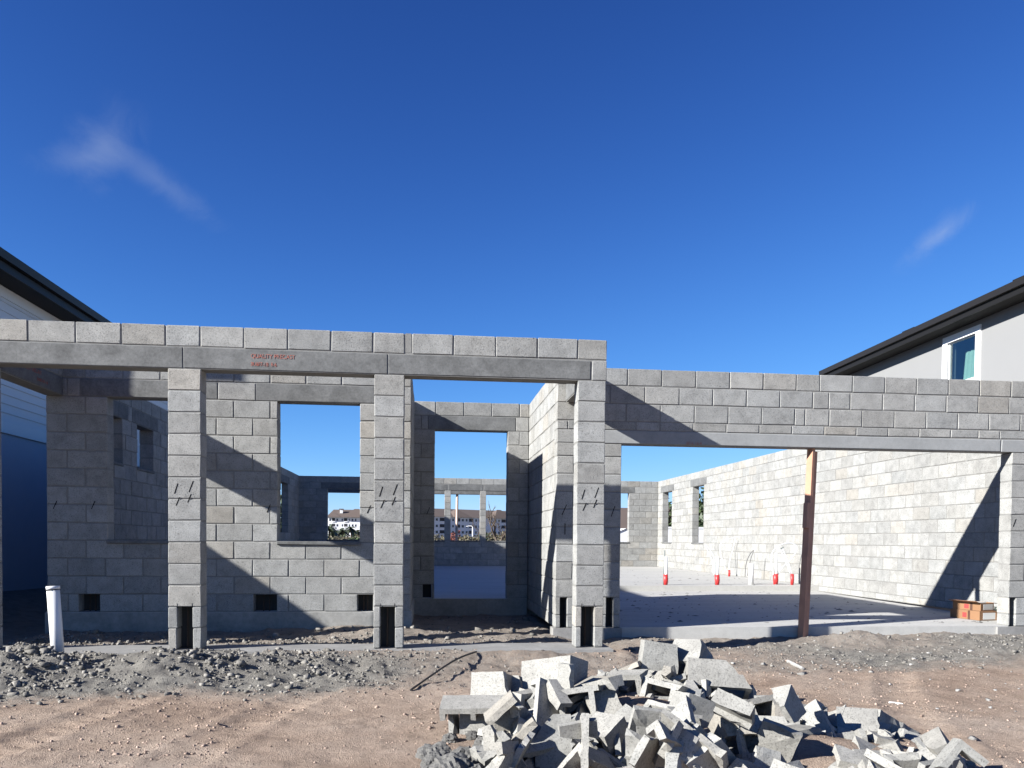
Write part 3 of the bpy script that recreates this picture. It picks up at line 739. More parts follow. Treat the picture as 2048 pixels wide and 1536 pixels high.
# ------------------------------------------------------------------ broken block pieces
def cell_block(planes, seed, dims=(.397, .194, .194), solid=False, rough=.010):
    """hollow two-core block, cut by broken planes (point, outward normal); returns verts, faces centred"""
    r = random.Random(seed); lx, ly, lz = dims
    xs_ = [0, .032, .082, .133, .183, .214, .264, .315, .365, .397]; ys_ = [0, .034, .076, .118, .160, .194]; zs_ = [0, .05, .097, .145, .194]
    xs_ = [q*lx/.397 for q in xs_]; ys_ = [q*ly/.194 for q in ys_]; zs_ = [q*lz/.194 for q in zs_]
    cells = set()
    for i in range(9):
        for j in range(5):
            if not solid and 1 <= j <= 3 and i not in (0, 4, 8): continue
            for k in range(4): cells.add((i, j, k))
    pos = {}
    def vp(i, j, k):
        if (i, j, k) not in pos:
            pos[(i, j, k)] = Vector((xs_[i]-lx/2+r.uniform(-.0015, .0015), ys_[j]-ly/2+r.uniform(-.0012, .0012), zs_[k]-lz/2+r.uniform(-.0015, .0015)))
        return pos[(i, j, k)]
    alln = lambda c: [(c[0]+a, c[1]+b, c[2]+d) for a in (0, 1) for b in (0, 1) for d in (0, 1)]
    for c in sorted(cells):
        for n_ in alln(c): vp(*n_)
    keep = set(cells)
    for pt, nn in planes:
        pt = Vector(pt); nn = Vector(nn).normalized(); rem = set()
        for c in keep:
            cen = sum((pos[q] for q in alln(c)), Vector())/8
            if (cen-pt).dot(nn) > 0: rem.add(c)
        left = keep-rem
        if len(left) < 3: continue
        kv = set(q for c in left for q in alln(c)); rv = set(q for c in rem for q in alln(c))
        for q in sorted(kv & rv):
            ax = max(range(3), key=lambda i_: abs(nn[i_]))
            s_ = (pos[q]-pt).dot(nn)/nn[ax]; s_ = max(-.028, min(.028, s_))
            pos[q][ax] -= s_+r.uniform(-rough, rough)
        keep = left
    # largest connected lump only
    todo = set(keep); best = set()
    while todo:
        st = [min(todo)]; comp = set(st); todo -= comp
        while st:
            a, b, c_ = st.pop()
            for d in ((1,0,0),(-1,0,0),(0,1,0),(0,-1,0),(0,0,1),(0,0,-1)):
                q = (a+d[0], b+d[1], c_+d[2])
                if q in todo: todo.remove(q); comp.add(q); st.append(q)
        if len(comp) > len(best): best = comp
    keep = best; faces = []; vid = {}
    def V_(q):
        if q not in vid: vid[q] = len(vid)
        return vid[q]
    for (i, j, k) in sorted(keep):
        for d, q in (((-1,0,0), [(0,0,0),(0,0,1),(0,1,1),(0,1,0)]), ((1,0,0), [(1,0,0),(1,1,0),(1,1,1),(1,0,1)]),
                     ((0,-1,0), [(0,0,0),(1,0,0),(1,0,1),(0,0,1)]), ((0,1,0), [(0,1,0),(0,1,1),(1,1,1),(1,1,0)]),
                     ((0,0,-1), [(0,0,0),(0,1,0),(1,1,0),(1,0,0)]), ((0,0,1), [(0,0,1),(1,0,1),(1,1,1),(0,1,1)])):
            if (i+d[0], j+d[1], k+d[2]) not in keep: faces.append([V_((i+a, j+b, k+c)) for a, b, c in q])
    vs_ = [None]*len(vid)
    for q, n_ in vid.items(): vs_[n_] = pos[q]
    cen = (Vector((min(v.x for v in vs_), min(v.y for v in vs_), min(v.z for v in vs_)))+Vector((max(v.x for v in vs_), max(v.y for v in vs_), max(v.z for v in vs_))))/2
    return [v-cen for v in vs_], faces
def piece_planes(kind, r):
    u = r.uniform
    if kind == 'full': return []
    if kind == 'chipped': return [((u(.08, .15), 0, .06), (u(.5, 1), u(-.3, .3), u(.5, 1)))]
    if kind == 'half': return [((u(-.03, .08), 0, 0), (1, u(-.25, .25), u(-.35, .35)))]
    if kind == 'shell': return [((0, u(-.058, -.035), 0), (u(-.03, .03), 1, u(-.04, .04))), ((u(.02, .17), 0, 0), (1, 0, u(-.5, .5)))]
    if kind == 'plate': return [((0, -.060, 0), (0, 1, u(-.05, .05))), ((u(.06, .19), 0, 0), (1, 0, u(-.4, .4))), ((0, 0, u(.0, .09)), (u(-.4, .4), 0, 1))]
    if kind == 'corner': return [((u(-.11, -.05), 0, 0), (1, u(-.4, .6), u(-.4, .4)))]
    if kind == 'ushape': return [((0, u(-.025, .035), 0), (u(-.04, .04), 1, u(-.06, .06)))]
    if kind == 'half2': return [((u(0, .06), 0, 0), (1, u(-.3, .3), u(-.3, .3))), ((0, 0, u(-.01, .06)), (u(-.14, .14), u(-.14, .14), 1))]
    if kind == 'chunk': return [((u(-.15, -.10), 0, 0), (1, u(-.5, .5), u(-.5, .5))), ((0, u(-.02, .05), 0), (u(-.4, .4), 1, u(-.4, .4))), ((0, 0, u(-.04, .05)), (u(-.5, .5), u(-.3, .3), 1))]
    if kind == 'bit': return [((u(-.16, -.13), 0, 0), (1, u(-.6, .6), u(-.6, .6))), ((0, u(-.07, -.05), 0), (u(-.4, .4), 1, u(-.4, .4))), ((0, 0, u(-.06, .0)), (u(-.5, .5), u(-.3, .3), 1))]
    return []

# ------------------------------------------------------------------ props on the site
def frame_of(d, hint=(0, 0, 1)):
    z = Vector(d).normalized(); x = Vector(hint).cross(z)
    if x.length < 1e-4: x = Vector((1, 0, 0)).cross(z)
    x.normalize(); y = z.cross(x); m = Matrix.Identity(3)
    for i in range(3): m[i][0] = x[i]; m[i][1] = y[i]; m[i][2] = z[i]
    return m.to_4x4()
# timber prop under the garage lintel
a = Vector((6.80, -.13, gz(6.80, -.13)-.03)); b = Vector((6.985, .085, 1.974)); dv = b-a
prop = empty('timber_prop', a); tag(prop, 'reddish timber prop leaning up under the long garage lintel', 'prop')
mm = frame_of(dv, (-.35, 1, 0)); ln = dv.length
def beam(name, x0, x1, y0, y1, z0, z1, m=WOOD):
    o_ = link(name, MB().box((x0, y0, z0), (x1, y1, z1)).mesh(name), m, prop); o_.matrix_local = mm.to_3x3().to_4x4(); return o_
beam('stud', -.019, .019, -.045, .045, 0, ln); beam('stud', .0205, .085, -.019, .019, .0, ln-.02)
beam('cleat', -.058, -.0205, -.045, .02, 1.32, 1.62)
# white drain pipe standing in the spoil
pp = Vector((-.735, -1.78, -.30)); pipe = empty('vent_pipe', pp); tag(pipe, 'white plastic pipe standing upright in the grey spoil', 'pipe')
MB().tube([(0, 0, 0), (-.045, .0, .70)], .051, 20).build('pipe_shaft', PVC, pipe, True)
MB().tube([(-.0447, 0, .702), (-.046, 0, .728)], .0545, 20).build('pipe_cap', PVC, pipe, True)
MB().tube([(-.0430, 0, .692), (-.0443, 0, .7015)], .0525, 20).build('cap_seam', BLACK, pipe, True)
# black rod lying on the soil
q0, q1 = px(821, 1384, 'Z', -.32), px(954, 1327, 'Z', -.32)
pts = [(q0.lerp(q1, t_)) for t_ in np.linspace(0, 1, 12)]
za_, zb_ = gz(q0.x, q0.y)+.006, gz(q1.x, q1.y)+.012
pts = [Vector((p_.x+.012*math.sin(i*.5), p_.y, za_+(zb_-za_)*i/11+.04*math.sin(math.pi*i/11))) for i, p_ in enumerate(pts)]
tag(MB().tube(pts, .0085, 7).build('black_rod', plain('black_hose', (.02, .02, .02), .6)), 'thin black rod lying across the tan soil left of the rubble', 'rod')
# bits of white batten and timber on the soil
for (x, y), (x2, y2), r_, mt, lab in (((1778, 1406), (1806, 1410), .011, PVC, 'short white plastic offcut lying on the soil right of the rubble'),
                                  ((1576, 1330), (1606, 1342), .018, PALE, 'small pale curved chip on the soil beside the timber prop'),):
    a, b = px(x, y, 'Z', -.32), px(x2, y2, 'Z', -.32); a.z = gz(a.x, a.y)+r_*.8; b.z = gz(b.x, b.y)+r_*.8
    tag(MB().tube([a, a.lerp(b, .5)+Vector((0, .01, 0)), b], [r_, r_, r_*.8], 6).build('offcut', mt), lab, 'offcut')

# plumbing stubs on the house slab
PEX = plain('white_pex', (.74, .76, .78), .4); GREYP = plain('grey_conduit', (.20, .22, .21), .5); CABLE = plain('black_cable', (.03, .03, .035), .5)
def curve(pts, n=14):
    pts = [Vector(p_) for p_ in pts]; out = []
    P_ = [pts[0]]+pts+[pts[-1]]
    for i in range(1, len(P_)-2):
        for k in range(n):
            t_ = k/n; p0, p1, p2, p3 = P_[i-1], P_[i], P_[i+1], P_[i+2]
            out.append(.5*((2*p1)+(p2-p0)*t_+(2*p0-5*p1+4*p2-p3)*t_*t_+(3*p1-p0-3*p2+p3)*t_**3))
    return out+[pts[-1]]
def pc(x, y, Y): return px(x, y, 'Y', Y)
def stub(x, Y, tops, wrap, label, extra=()):
    base = px(x, 1170, 'Y', Y); base.z = 0
    e = empty('pipe_stub', base); tag(e, label, 'pipe')
    for dx, r_, h_, mt in tops: MB().tube([(dx, 0, -.01), (dx*.6, 0, h_)], r_, 14).build('riser', mt, e, True)
    if wrap:
        r_, h_ = wrap; MB().tube([(0, 0, 0), (.004, 0, h_*.45), (-.002, 0, h_)], [r_*.85, r_*1.02, r_], 14).build('red_wrap', RED, e, True)
    for pts, rr, mt, nm in extra: MB().tube([p_-base for p_ in curve(pts)], rr, 7).build(nm, mt, e, True)
    return e
stub(1331, 6.15, [(.012, .034, .56, PVC), (-.042, .012, .68, GREYP)], (.047, .205), 'white riser pipe with red wrapped foot, leftmost on the slab')
Y_ = 6.2
stub(1434, Y_, [(.006, .034, .56, PVC), (-.038, .012, .5, GREYP)], (.050, .20), 'white riser pipe with red wrapped foot and two white tubes curling left',
     [([pc(1428, 1150, Y_), pc(1424, 1120, Y_), pc(1410, 1090, Y_)], .008, PEX, 'tube'), ([pc(1430, 1148, Y_), pc(1427, 1112, Y_), pc(1413, 1090, Y_)], .008, PEX, 'tube')])
stub(1458, 9.9, [], (.028, .16), 'small red wrapped foot with a white tube looped high beside the right wall',
     [([pc(1454, 1144, 9.9), pc(1448, 1128, 9.9), pc(1441, 1105, 9.9), pc(1443, 1085, 9.9), pc(1468, 1076, 9.9), pc(1468, 1090, 9.9), pc(1459, 1125, 9.9), pc(1458, 1148, 9.9)], .009, PEX, 'tube')])
stub(1502, 6.37, [(0, .052, .42, PVC)], None, 'short thick white capped pipe without wrapping on the slab')
MB().tube([pc(1502, 1128, 6.37), pc(1502, 1131, 6.37)], .056, 14)
Y_ = 6.4
stub(1551, Y_, [(.006, .03, .64, PVC), (-.026, .011, .50, CABLE)], (.052, .215), 'white riser pipe with red foot inside a big white tube loop',
     [([pc(1547, 1150, Y_), pc(1543, 1120, Y_), pc(1548, 1100, Y_), pc(1566, 1088, Y_), pc(1585, 1087, Y_), pc(1594, 1096, Y_), pc(1585, 1115, Y_), pc(1565, 1135, Y_), pc(1556, 1149, Y_)], .011, PEX, 'tube')])
stub(1584, 6.25, [], (.034, .22), 'thin red wrapped foot with two straight white tubes beside the timber prop',
     [([pc(1581, 1146, 6.25), pc(1562, 1100, 6.25)], .012, PEX, 'tube'), ([pc(1583, 1147, 6.25), pc(1577, 1125, 6.25), pc(1565, 1097, 6.25)], .012, PEX, 'tube'), ([pc(1561, 1098, 6.25), pc(1567, 1094, 6.25)], .014, GREYP, 'fitting')])
def cable(pts, label):
    tag(MB().tube(curve(pts), .006, 6).build('cable', CABLE), label, 'cable')
cable([px(1490, 1154, 'Y', 8.2), pc(1492, 1130, 8.2), pc(1498, 1112, 8.2), pc(1507, 1101, 8.2), pc(1501, 1120, 8.2), pc(1495, 1152, 8.2)], 'thin black cable loop standing by the short white capped pipe')
cable([pc(1606, 1160, 6.3), pc(1603, 1140, 6.3), pc(1605, 1115, 6.3), pc(1615, 1104, 6.3), pc(1625, 1125, 6.3), pc(1622, 1150, 6.3), pc(1619, 1168, 6.3)], 'black cable loop half hidden behind the timber prop')

# cardboard boxes against the garage jamb
CARD = plain('cardboard', (.25, .13, .062), .85, .12, 5); CARD2 = plain('cardboard_inside', (.24, .13, .07), .9, .15, 5)
LABELW = plain('paper_label', (.72, .72, .70), .6); REDINK = plain('red_print', (.42, .04, .035), .7); TAPE = plain('brown_tape', (.09, .045, .03), .4)
zg = lambda y: -.143+.0073*y
def carton(cx, cy, z, sx, sy, sz_, rz, label, open_=False, prints=True):
    e = empty('cardboard_box', (cx, cy, z)); e.rotation_euler = (0, 0, rz); tag(e, label, 'box')
    t_ = .005; m = MB()
    m.box((-sx/2, -sy/2, 0), (sx/2, sy/2, t_))
    m.box((-sx/2, -sy/2, t_), (-sx/2+t_, sy/2, sz_)); m.box((sx/2-t_, -sy/2, t_), (sx/2, sy/2, sz_))
    m.box((-sx/2+t_, -sy/2, t_), (sx/2-t_, -sy/2+t_, sz_)); m.box((-sx/2+t_, sy/2-t_, t_), (sx/2-t_, sy/2, sz_))
    m.build('carton', CARD, e)
    def flap(axis_, s, ang, d):
        f = MB()
        if axis_ == 'x': pv = (s*sx/2, 0, sz_); f.box((0, -sy/2, 0), (d, sy/2, .004)); r_ = Euler((0, -ang, 0 if s > 0 else math.pi))
        else: pv = (0, s*sy/2, sz_); f.box((-sx/2, 0, 0), (sx/2, d, .004)); r_ = Euler((ang*s, 0, 0)) if s > 0 else Euler((-ang, 0, math.pi))
        o_ = f.build('flap', CARD2 if open_ else CARD, e); o_.location = pv; o_.rotation_euler = r_
    if open_:
        for s in (-1, 1): flap('x', s, -.15 if s > 0 else .25, sx*.4)
        m2 = MB().box((-sx*.3, -sy*.35, sz_*.9), (sx*.25, sy*.1, sz_*1.06)).build('packing_paper', LABELW, e)
    else: MB().box((-sx/2+.001, -sy/2+.001, sz_), (sx/2-.001, sy/2-.001, sz_+.004)).build('flap', CARD, e)
    if prints:
        MB().box((-sx/2-.0015, -.03, .2*sz_), (-sx/2, .035, .75*sz_)).build('print', REDINK, e)
        MB().box((-sx/2-.001, -.085, 0), (-sx/2, -.05, sz_)).build('tape', TAPE, e)
        MB().box((-sx*.30, -sy/2-.0015, .1*sz_), (sx*.42, -sy/2, .85*sz_)).build('shipping_label', LABELW, e)
    return e
carton(9.655, .83, zg(.83)+.001, .28, .47, .115, .18, 'lower brown cardboard box on the garage slab by the right jamb')
carton(9.66, .84, zg(.83)+.122, .25, .40, .10, .30, 'open brown cardboard box stacked on top of another', True)
carton(9.88, .74, zg(.74)+.001, .15, .24, .10, .1, 'small brown box squeezed between larger boxes and the garage jamb', True, False)
tn = empty('tin_can', (9.90, .66, zg(.7)+.115)); tag(tn, 'small dark tin lying in the smallest cardboard box', 'tin')
MB().tube([(-.055, 0, .03), (.055, 0, .03)], .03, 12).build('can_body', plain('dark_tin', (.06, .07, .06), .4), tn, True)
MB().tube([(.0555, 0, .03), (.060, 0, .03)], .029, 12).build('can_lid', plain('tin_lid', (.6, .62, .62), .3, metal=.8), tn, True)

# ------------------------------------------------------------------ the rubble heap
random_pile = [
    ('corner', 0, (3.652, -5.217, -0.273), (-0.45, 0.95, 0.83)),
    ('chunk', 5, (2.884, -5.17, -0.339), (1.27, 2.06, 1.28)),
    ('bit', 7, (4.27, -3.267, -0.319), (1.15, 2.69, -0.15)),
    ('half2', 8, (4.047, -5.004, -0.133), (-0.23, 2.51, -1.68)),
    ('shell', 10, (4.624, -4.34, -0.255), (-1.48, -0.18, -2.84)),
    ('chunk', 11, (4.911, -4.13, -0.321), (-1.38, 1.69, -0.18)),
    ('plate', 13, (3.054, -4.597, -0.264), (-1.58, -0.23, 0.18)),
    ('chunk', 15, (4.87, -4.362, -0.288), (-0.7, 1.28, 0.81)),
    ('ushape', 16, (4.88, -3.97, -0.279), (-1.48, -0.1, -2.72)),
    ('bit', 18, (4.208, -4.552, -0.152), (1.37, 2.14, -0.79)),
    ('ushape', 22, (4.439, -4.164, -0.216), (-1.62, 0.47, 0.25)),
    ('chunk', 25, (4.44, -5.403, -0.258), (2.2, 1.3, 1.19)),
    ('chunk', 26, (3.155, -3.91, -0.239), (-0.31, -1.89, -0.77)),
    ('chunk', 28, (4.114, -5.514, -0.288), (0.18, -1.36, -1.77)),
    ('chunk', 29, (4.913, -4.265, -0.278), (1.75, -1.46, 0.78)),
    ('bit', 31, (3.736, -4.679, -0.123), (-0.07, 2.51, 0.63)),
    ('bit', 32, (3.063, -4.774, -0.296), (-1.55, -0.1, 0.16)),
    ('bit', 33, (3.696, -5.381, -0.328), (0.53, 1.1, -1.08)),
    ('plate', 34, (2.87, -4.88, -0.316), (1.5, -0.03, 2.14)),
    ('shell', 35, (3.94, -3.385, -0.287), (1.44, 0.03, 0.36)),
    ('shell', 41, (4.725, -5.346, -0.247), (-1.15, 0.08, 0.05)),
    ('chunk', 43, (3.422, -5.293, -0.298), (-0.9, -1.48, -2.14)),
    ('plate', 45, (4.159, -3.797, -0.235), (1.29, -0.11, -1.06)),
    ('bit', 48, (3.26, -4.85, -0.275), (-1.3, 2.45, 0.4)),
    ('chunk', 49, (3.212, -3.546, -0.262), (-1.29, -0.68, -1.21)),
    ('corner', 50, (3.396, -4.785, -0.194), (-0.07, 1.1, 0.6)),
    ('bit', 51, (3.64, -3.499, -0.282), (-0.06, 2.04, -1.3)),
    ('bit', 55, (3.452, -3.558, -0.287), (1.77, 1.21, -0.15)),
    ('plate', 58, (3.798, -4.879, -0.176), (1.79, -0.16, 2.29)),
    ('bit', 60, (4.9, -4.992, -0.163), (-0.82, 1.81, 0.06)),
    ('shell', 63, (3.242, -4.257, -0.156), (1.56, -0.38, 0.03)),
    ('bit', 64, (3.658, -5.051, -0.199), (-0.1, -0.99, 1.4)),
    ('chunk', 66, (4.094, -5.345, -0.28), (-2, 0.53, 1.9)),
    ('chunk', 68, (3.567, -3.374, -0.308), (-1.92, 1.36, -0.95)),
    ('chunk', 75, (4.896, -4.47, -0.247), (-0.6, 0.89, 0.07)),
    ('chunk', 79, (3.286, -3.461, -0.305), (-1.56, 0.86, -1.44)),
    ('plate', 80, (3.67, -3.319, -0.266), (-1.58, 0.23, 2.18)),
    ('bit', 83, (3.724, -3.741, -0.188), (-1.51, -1.19, 1.5)),
    ('bit', 85, (4.1, -5.17, -0.264), (-1.51, 1.23, -1.57)),
    ('chunk', 86, (5.101, -4.487, -0.324), (-1.84, 0.73, -2.12)),
    ('half', 88, (4.44, -3.848, -0.202), (-0.21, -0.08, -1.51)),
    ('chunk', 90, (3.809, -3.254, -0.315), (-3.02, -0.13, -0.92)),
    ('bit', 95, (3.067, -3.325, -0.33), (0.47, 1.1, -2.92)),
    ('shell', 99, (4.77, -3.706, -0.291), (-1.31, 0.12, 1.15)),
    ('half', 102, (4.283, -3.412, -0.191), (-2.74, -0.02, 0.14)),
    ('bit', 103, (4.684, -4.507, -0.232), (-1.35, 0.28, -1.87)),
    ('bit', 112, (3.15, -4.756, -0.272), (2.13, 0.68, 0.85)),
    ('shell', 113, (2.927, -4.811, -0.238), (1.7, 0.14, -2.03)),
    ('bit', 115, (3.318, -4.921, -0.287), (1.38, 1.23, -0.92)),
    ('bit', 118, (3.484, -3.998, -0.151), (-2.5, 0.77, -1.05)),
    ('bit', 120, (3.692, -3.121, -0.29), (0.79, -1.62, -0.46)),
    ('plate', 121, (4.545, -5.416, -0.199), (-1.21, 0.21, -0.22)),
    ('corner', 123, (4.537, -3.131, -0.305), (0.41, 1.94, -0.56)),
    ('chunk', 124, (4.105, -5.502, -0.237), (-1.55, 0.76, 2.12)),
    ('plate', 129, (4.231, -3.81, -0.189), (1.42, -0.18, -1.6)),
    ('chunk', 131, (4.471, -3.534, -0.282), (1.5, -0.04, 0.07)),
    ('bit', 133, (4.629, -5.594, -0.277), (2.69, 0.54, -1.32)),
    ('bit', 135, (4.284, -4.4, -0.178), (-2.24, 0.11, -1.13)),
    ('chunk', 136, (4.134, -5.094, -0.237), (-2.35, 0.81, 0.08)),
    ('chunk', 137, (4.559, -4.308, -0.2), (1, 1.98, -0.32)),
    ('shell', 139, (4.189, -3.58, -0.103), (1.04, -0.02, 2.54)),
    ('bit', 144, (4.588, -3.742, -0.303), (-0.93, 2.17, -0.13)),
    ('corner', 146, (3.854, -5.639, -0.244), (2.12, 2.23, -0.34)),
    ('corner', 149, (4.401, -5.745, -0.183), (-1.13, -0.35, 2.21)),
    ('bit', 150, (4.75, -5.491, -0.288), (0.24, 1.71, -1.14)),
    ('chunk', 157, (4.672, -4.112, -0.23), (-0.44, 1.93, 1.59)),
    ('bit', 162, (4.038, -3.573, -0.27), (-1.43, 2.19, 0.67)),
    ('shell', 163, (4.627, -5.825, -0.171), (1.73, -0.04, 0.87)),
    ('chunk', 169, (4.338, -5.649, -0.228), (-2.28, 0.84, -1.17)),
    ('corner', 172, (3.106, -4.288, -0.135), (-2.43, 0.84, -0.03)),
    ('corner', 180, (3.107, -3.5, -0.201), (1.28, -0.85, 2.44)),
    ('plate', 182, (3.469, -3.406, -0.255), (-1.94, -0.04, 0.26)),
    ('bit', 183, (3.296, -3.615, -0.282), (1.1, -1.38, 1.85)),
    ('bit', 186, (4.75, -4.347, -0.218), (-1.71, -0.13, -0.86)),
    ('chunk', 188, (4.508, -3.375, -0.324), (-1.54, 0.44, -1.87)),
    ('ushape', 190, (3.643, -2.898, -0.278), (-1.8, -0.01, 0.59)),
    ('chunk', 196, (3.951, -3.752, -0.2), (1.34, -2.97, -0.33)),
    ('chunk', 201, (3.014, -5.266, -0.337), (-0.85, -1.48, -2.21)),
    ('bit', 203, (4.024, -3.783, -0.169), (1.57, 1.39, 0.82)),
    ('plate', 208, (3.873, -3.682, -0.193), (-2.3, 0.46, 1.83)),
    ('chunk', 211, (4.589, -3.974, -0.3), (0.56, 2.15, -0.47)),
    ('bit', 215, (3.537, -5.411, -0.132), (1.83, -0.3, 1.58)),
    ('bit', 218, (5.314, -4.855, -0.316), (-0.32, 1.13, 2.49)),
    ('ushape', 219, (3.952, -3.028, -0.24), (0, 3.14, -0.02)),
    ('plate', 222, (4.062, -3.887, -0.139), (-1.82, 0.09, 0.95)),
    ('chunk', 223, (3.67, -3.81, -0.127), (-1.79, 0.46, -0.66)),
    ('chunk', 228, (4.083, -4.121, -0.137), (1.25, 0.83, -2.51)),
    ('chunk', 234, (3.854, -3.718, -0.13), (-0.15, 0.63, 0.13)),
    ('plate', 235, (3.595, -3.645, -0.215), (-2, -0.17, 0.59)),
    ('corner', 236, (3.131, -3.76, -0.18), (1.1, -0.06, 0.37)),
    ('plate', 243, (3.202, -5.53, -0.237), (-2.05, -0.34, 0.1)),
    ('plate', 244, (3.333, -3.322, -0.248), (1.49, 0.36, 1.51)),
    ('shell', 245, (4, -3.351, -0.22), (1.55, -0.51, -1.69)),
    ('bit', 247, (3.835, -3.31, -0.27), (-2.88, 0.05, 0.16)),
    ('chunk', 249, (3.119, -3.224, -0.32), (1.06, 1.9, -1.43)),
    ('half', 255, (3.671, -5.527, -0.101), (-0.34, -0.71, -2.53)),
    ('plate', 261, (4.8, -5.556, -0.23), (-2.87, 0.01, 0.44)),
    ('bit', 263, (3.896, -3.913, -0.146), (1.16, -0.54, 2.75)),
    ('shell', 264, (4.061, -3.571, -0.084), (0.96, 3.09, -0.57)),
    ('chunk', 267, (3.747, -3.205, -0.232), (2.29, -1.16, 1.21)),
    ('half', 268, (2.876, -4.838, -0.095), (-0.85, 0.03, -1.58)),
    ('shell', 269, (3.971, -3.139, -0.239), (0.03, 3.14, -0.07)),
    ('bit', 271, (4.471, -3.682, -0.306), (0.36, 2.05, 0.38)),
    ('shell', 274, (3.377, -4.237, -0.061), (-1.46, 0.3, -2.63)),
    ('bit', 277, (3.261, -3.721, -0.264), (-1.06, -0.47, -1.69)),
    ('chunk', 280, (3.236, -4.045, -0.185), (0.42, -1.19, 2.59)),
    ('bit', 286, (3.111, -3.37, -0.22), (-0, -0.35, -0.49)),
    ('shell', 290, (3.945, -5.23, 0.015), (-1.15, 0.55, 1.17)),
    ('chunk', 293, (3.483, -4.125, -0.097), (-0.68, -1.09, 2.31)),
    ('bit', 296, (4.486, -3.448, -0.303), (-0.52, 0.91, 2.05)),
    ('chunk', 298, (4.043, -5.701, -0.201), (1.23, 2.22, 0.52)),
    ('shell', 301, (3.656, -5.274, -0.03), (-2.4, -0.28, 1.35)),
    ('shell', 306, (3.166, -3.069, -0.304), (1.57, 0, 2.26)),
    ('bit', 309, (3.19, -5.105, -0.096), (0.88, 1.33, 0.92)),
    ('corner', 311, (4.975, -5.344, -0.195), (1.32, 2.52, -0.55)),
    ('half', 312, (3.289, -3.829, -0.121), (-2.08, 0.24, 1.75)),
    ('plate', 315, (3.437, -3.755, -0.184), (1.98, -0.26, -1.42)),
    ('plate', 316, (4.707, -3.514, -0.318), (-1.42, 0.05, 0.59)),
    ('chunk', 321, (4.626, -5.581, -0.195), (0.19, 0.47, -1.76)),
    ('bit', 322, (3.459, -4.475, 0.012), (1.99, 1.25, -0.76)),
    ('chunk', 324, (3.845, -3.241, -0.217), (-0.42, 2.9, 0.97)),
    ('chunk', 326, (4.054, -3.883, -0.034), (1.34, -0.14, 0.43)),
    ('bit', 327, (4.494, -5.627, -0.214), (0.19, -0.74, -1.66)),
    ('chunk', 332, (3.633, -3.491, -0.193), (0.46, 1.35, -1.73)),
    ('bit', 335, (4.76, -5.452, -0.214), (-1, 0.09, 2.05)),
    ('plate', 336, (3.477, -3.708, -0.125), (1.39, -0.3, -1.6)),
    ('chunk', 337, (3.738, -3.19, -0.199), (1.61, 2.72, -0.2)),
    ('chunk', 344, (3.907, -4.095, -0.061), (1.96, 0.08, 2.18)),
    ('chunk', 352, (3.814, -3.543, -0.189), (-2.13, 0.26, -1.39)),
    ('chunk', 354, (3.463, -3.348, -0.299), (1.49, -0.11, -0.44)),
    ('chunk', 356, (4.389, -4.864, -0.062), (1.06, 2.82, -0.81)),
    ('chunk', 358, (3.513, -5.638, -0.108), (1.7, 0.83, 1.43)),
    ('bit', 361, (4.594, -5.46, -0.173), (0.09, 1.71, -1.62)),
    ('chunk', 362, (3.072, -4.011, -0.16), (-1.58, 0.55, 0.37)),
    ('bit', 368, (4.867, -5.392, -0.228), (0.79, 2.65, 0.09)),
    ('bit', 376, (4.232, -4.251, -0.151), (-1.49, -2.32, 0.05)),
    ('bit', 378, (4.192, -4.245, -0.117), (0.83, -0.77, 1.2)),
    ('bit', 384, (4.15, -4.076, -0.091), (0.6, 1.22, -1.84)),
    ('chunk', 387, (4.777, -5.726, -0.128), (-1.78, 0.67, -0.34)),
    ('chunk', 391, (5.183, -4.283, -0.327), (-1.62, 0.67, -2.14)),
    ('chunk', 396, (3.799, -3.787, -0.032), (-0.06, 2.02, 2.6)),
    ('chunk', 401, (4.397, -3.282, -0.278), (-2.42, -1.55, 0.58))]
KL = {'half': ('broken_block', 'hollow block snapped across the middle'), 'half2': ('broken_block', 'low broken half of a hollow block'),
      'shell': ('block_shell', 'thin face shell split off a block'), 'plate': ('block_shell', 'short flat broken plate of block'),
      'ushape': ('block_shell', 'block split lengthwise with web stubs'), 'corner': ('block_chunk', 'broken end corner of a block'),
      'chunk': ('block_chunk', 'fist sized lump of broken block'), 'bit': ('block_chunk', 'small broken crumb of block')}
def zone(loc):
    u_, v_ = proj(loc); c_ = ['left end', 'left middle', 'centre', 'right middle', 'low right end'][min(4, max(0, int((u_-880)/200)))]
    r_ = 'top' if v_ < 1405 else 'upper part' if v_ < 1445 else 'lower part' if v_ < 1490 else 'bottom edge'
    return '%s of the rubble heap, %s' % (r_, c_)
def heap_piece(k, i, loc, rot):
    nm, lab = KL[k]; z_ = zone(loc)
    tag(rubble(k, 1000+i, 2000+i, nm, loc, rot), lab+', '+z_, 'block piece', k+' pieces, '+z_)
def rubble(kind, pseed, mseed, name, loc, rot):
    v, f = cell_block(piece_planes(kind, random.Random(pseed)), mseed)
    me = bpy.data.meshes.new(name); me.from_pydata([tuple(q) for q in v], [], f)
    o_ = link(name, me, CMU_BROKEN); o_.location = loc
    if isinstance(rot, Matrix): o_.rotation_euler = rot.to_euler()
    else: o_.rotation_euler = rot
    return o_
for k, i, loc, rot in random_pile:
    heap_piece(k, i, loc, rot)
def basis(ny, nx):
    """rotation whose local -y faces ny and local +x faces nx"""
    y = -Vector(ny).normalized(); x = Vector(nx); x = (x-y*x.dot(y)).normalized(); z = x.cross(y)
    m = Matrix.Identity(3)
    for i in range(3): m[i][0] = x[i]; m[i][1] = y[i]; m[i][2] = z[i]
    return m
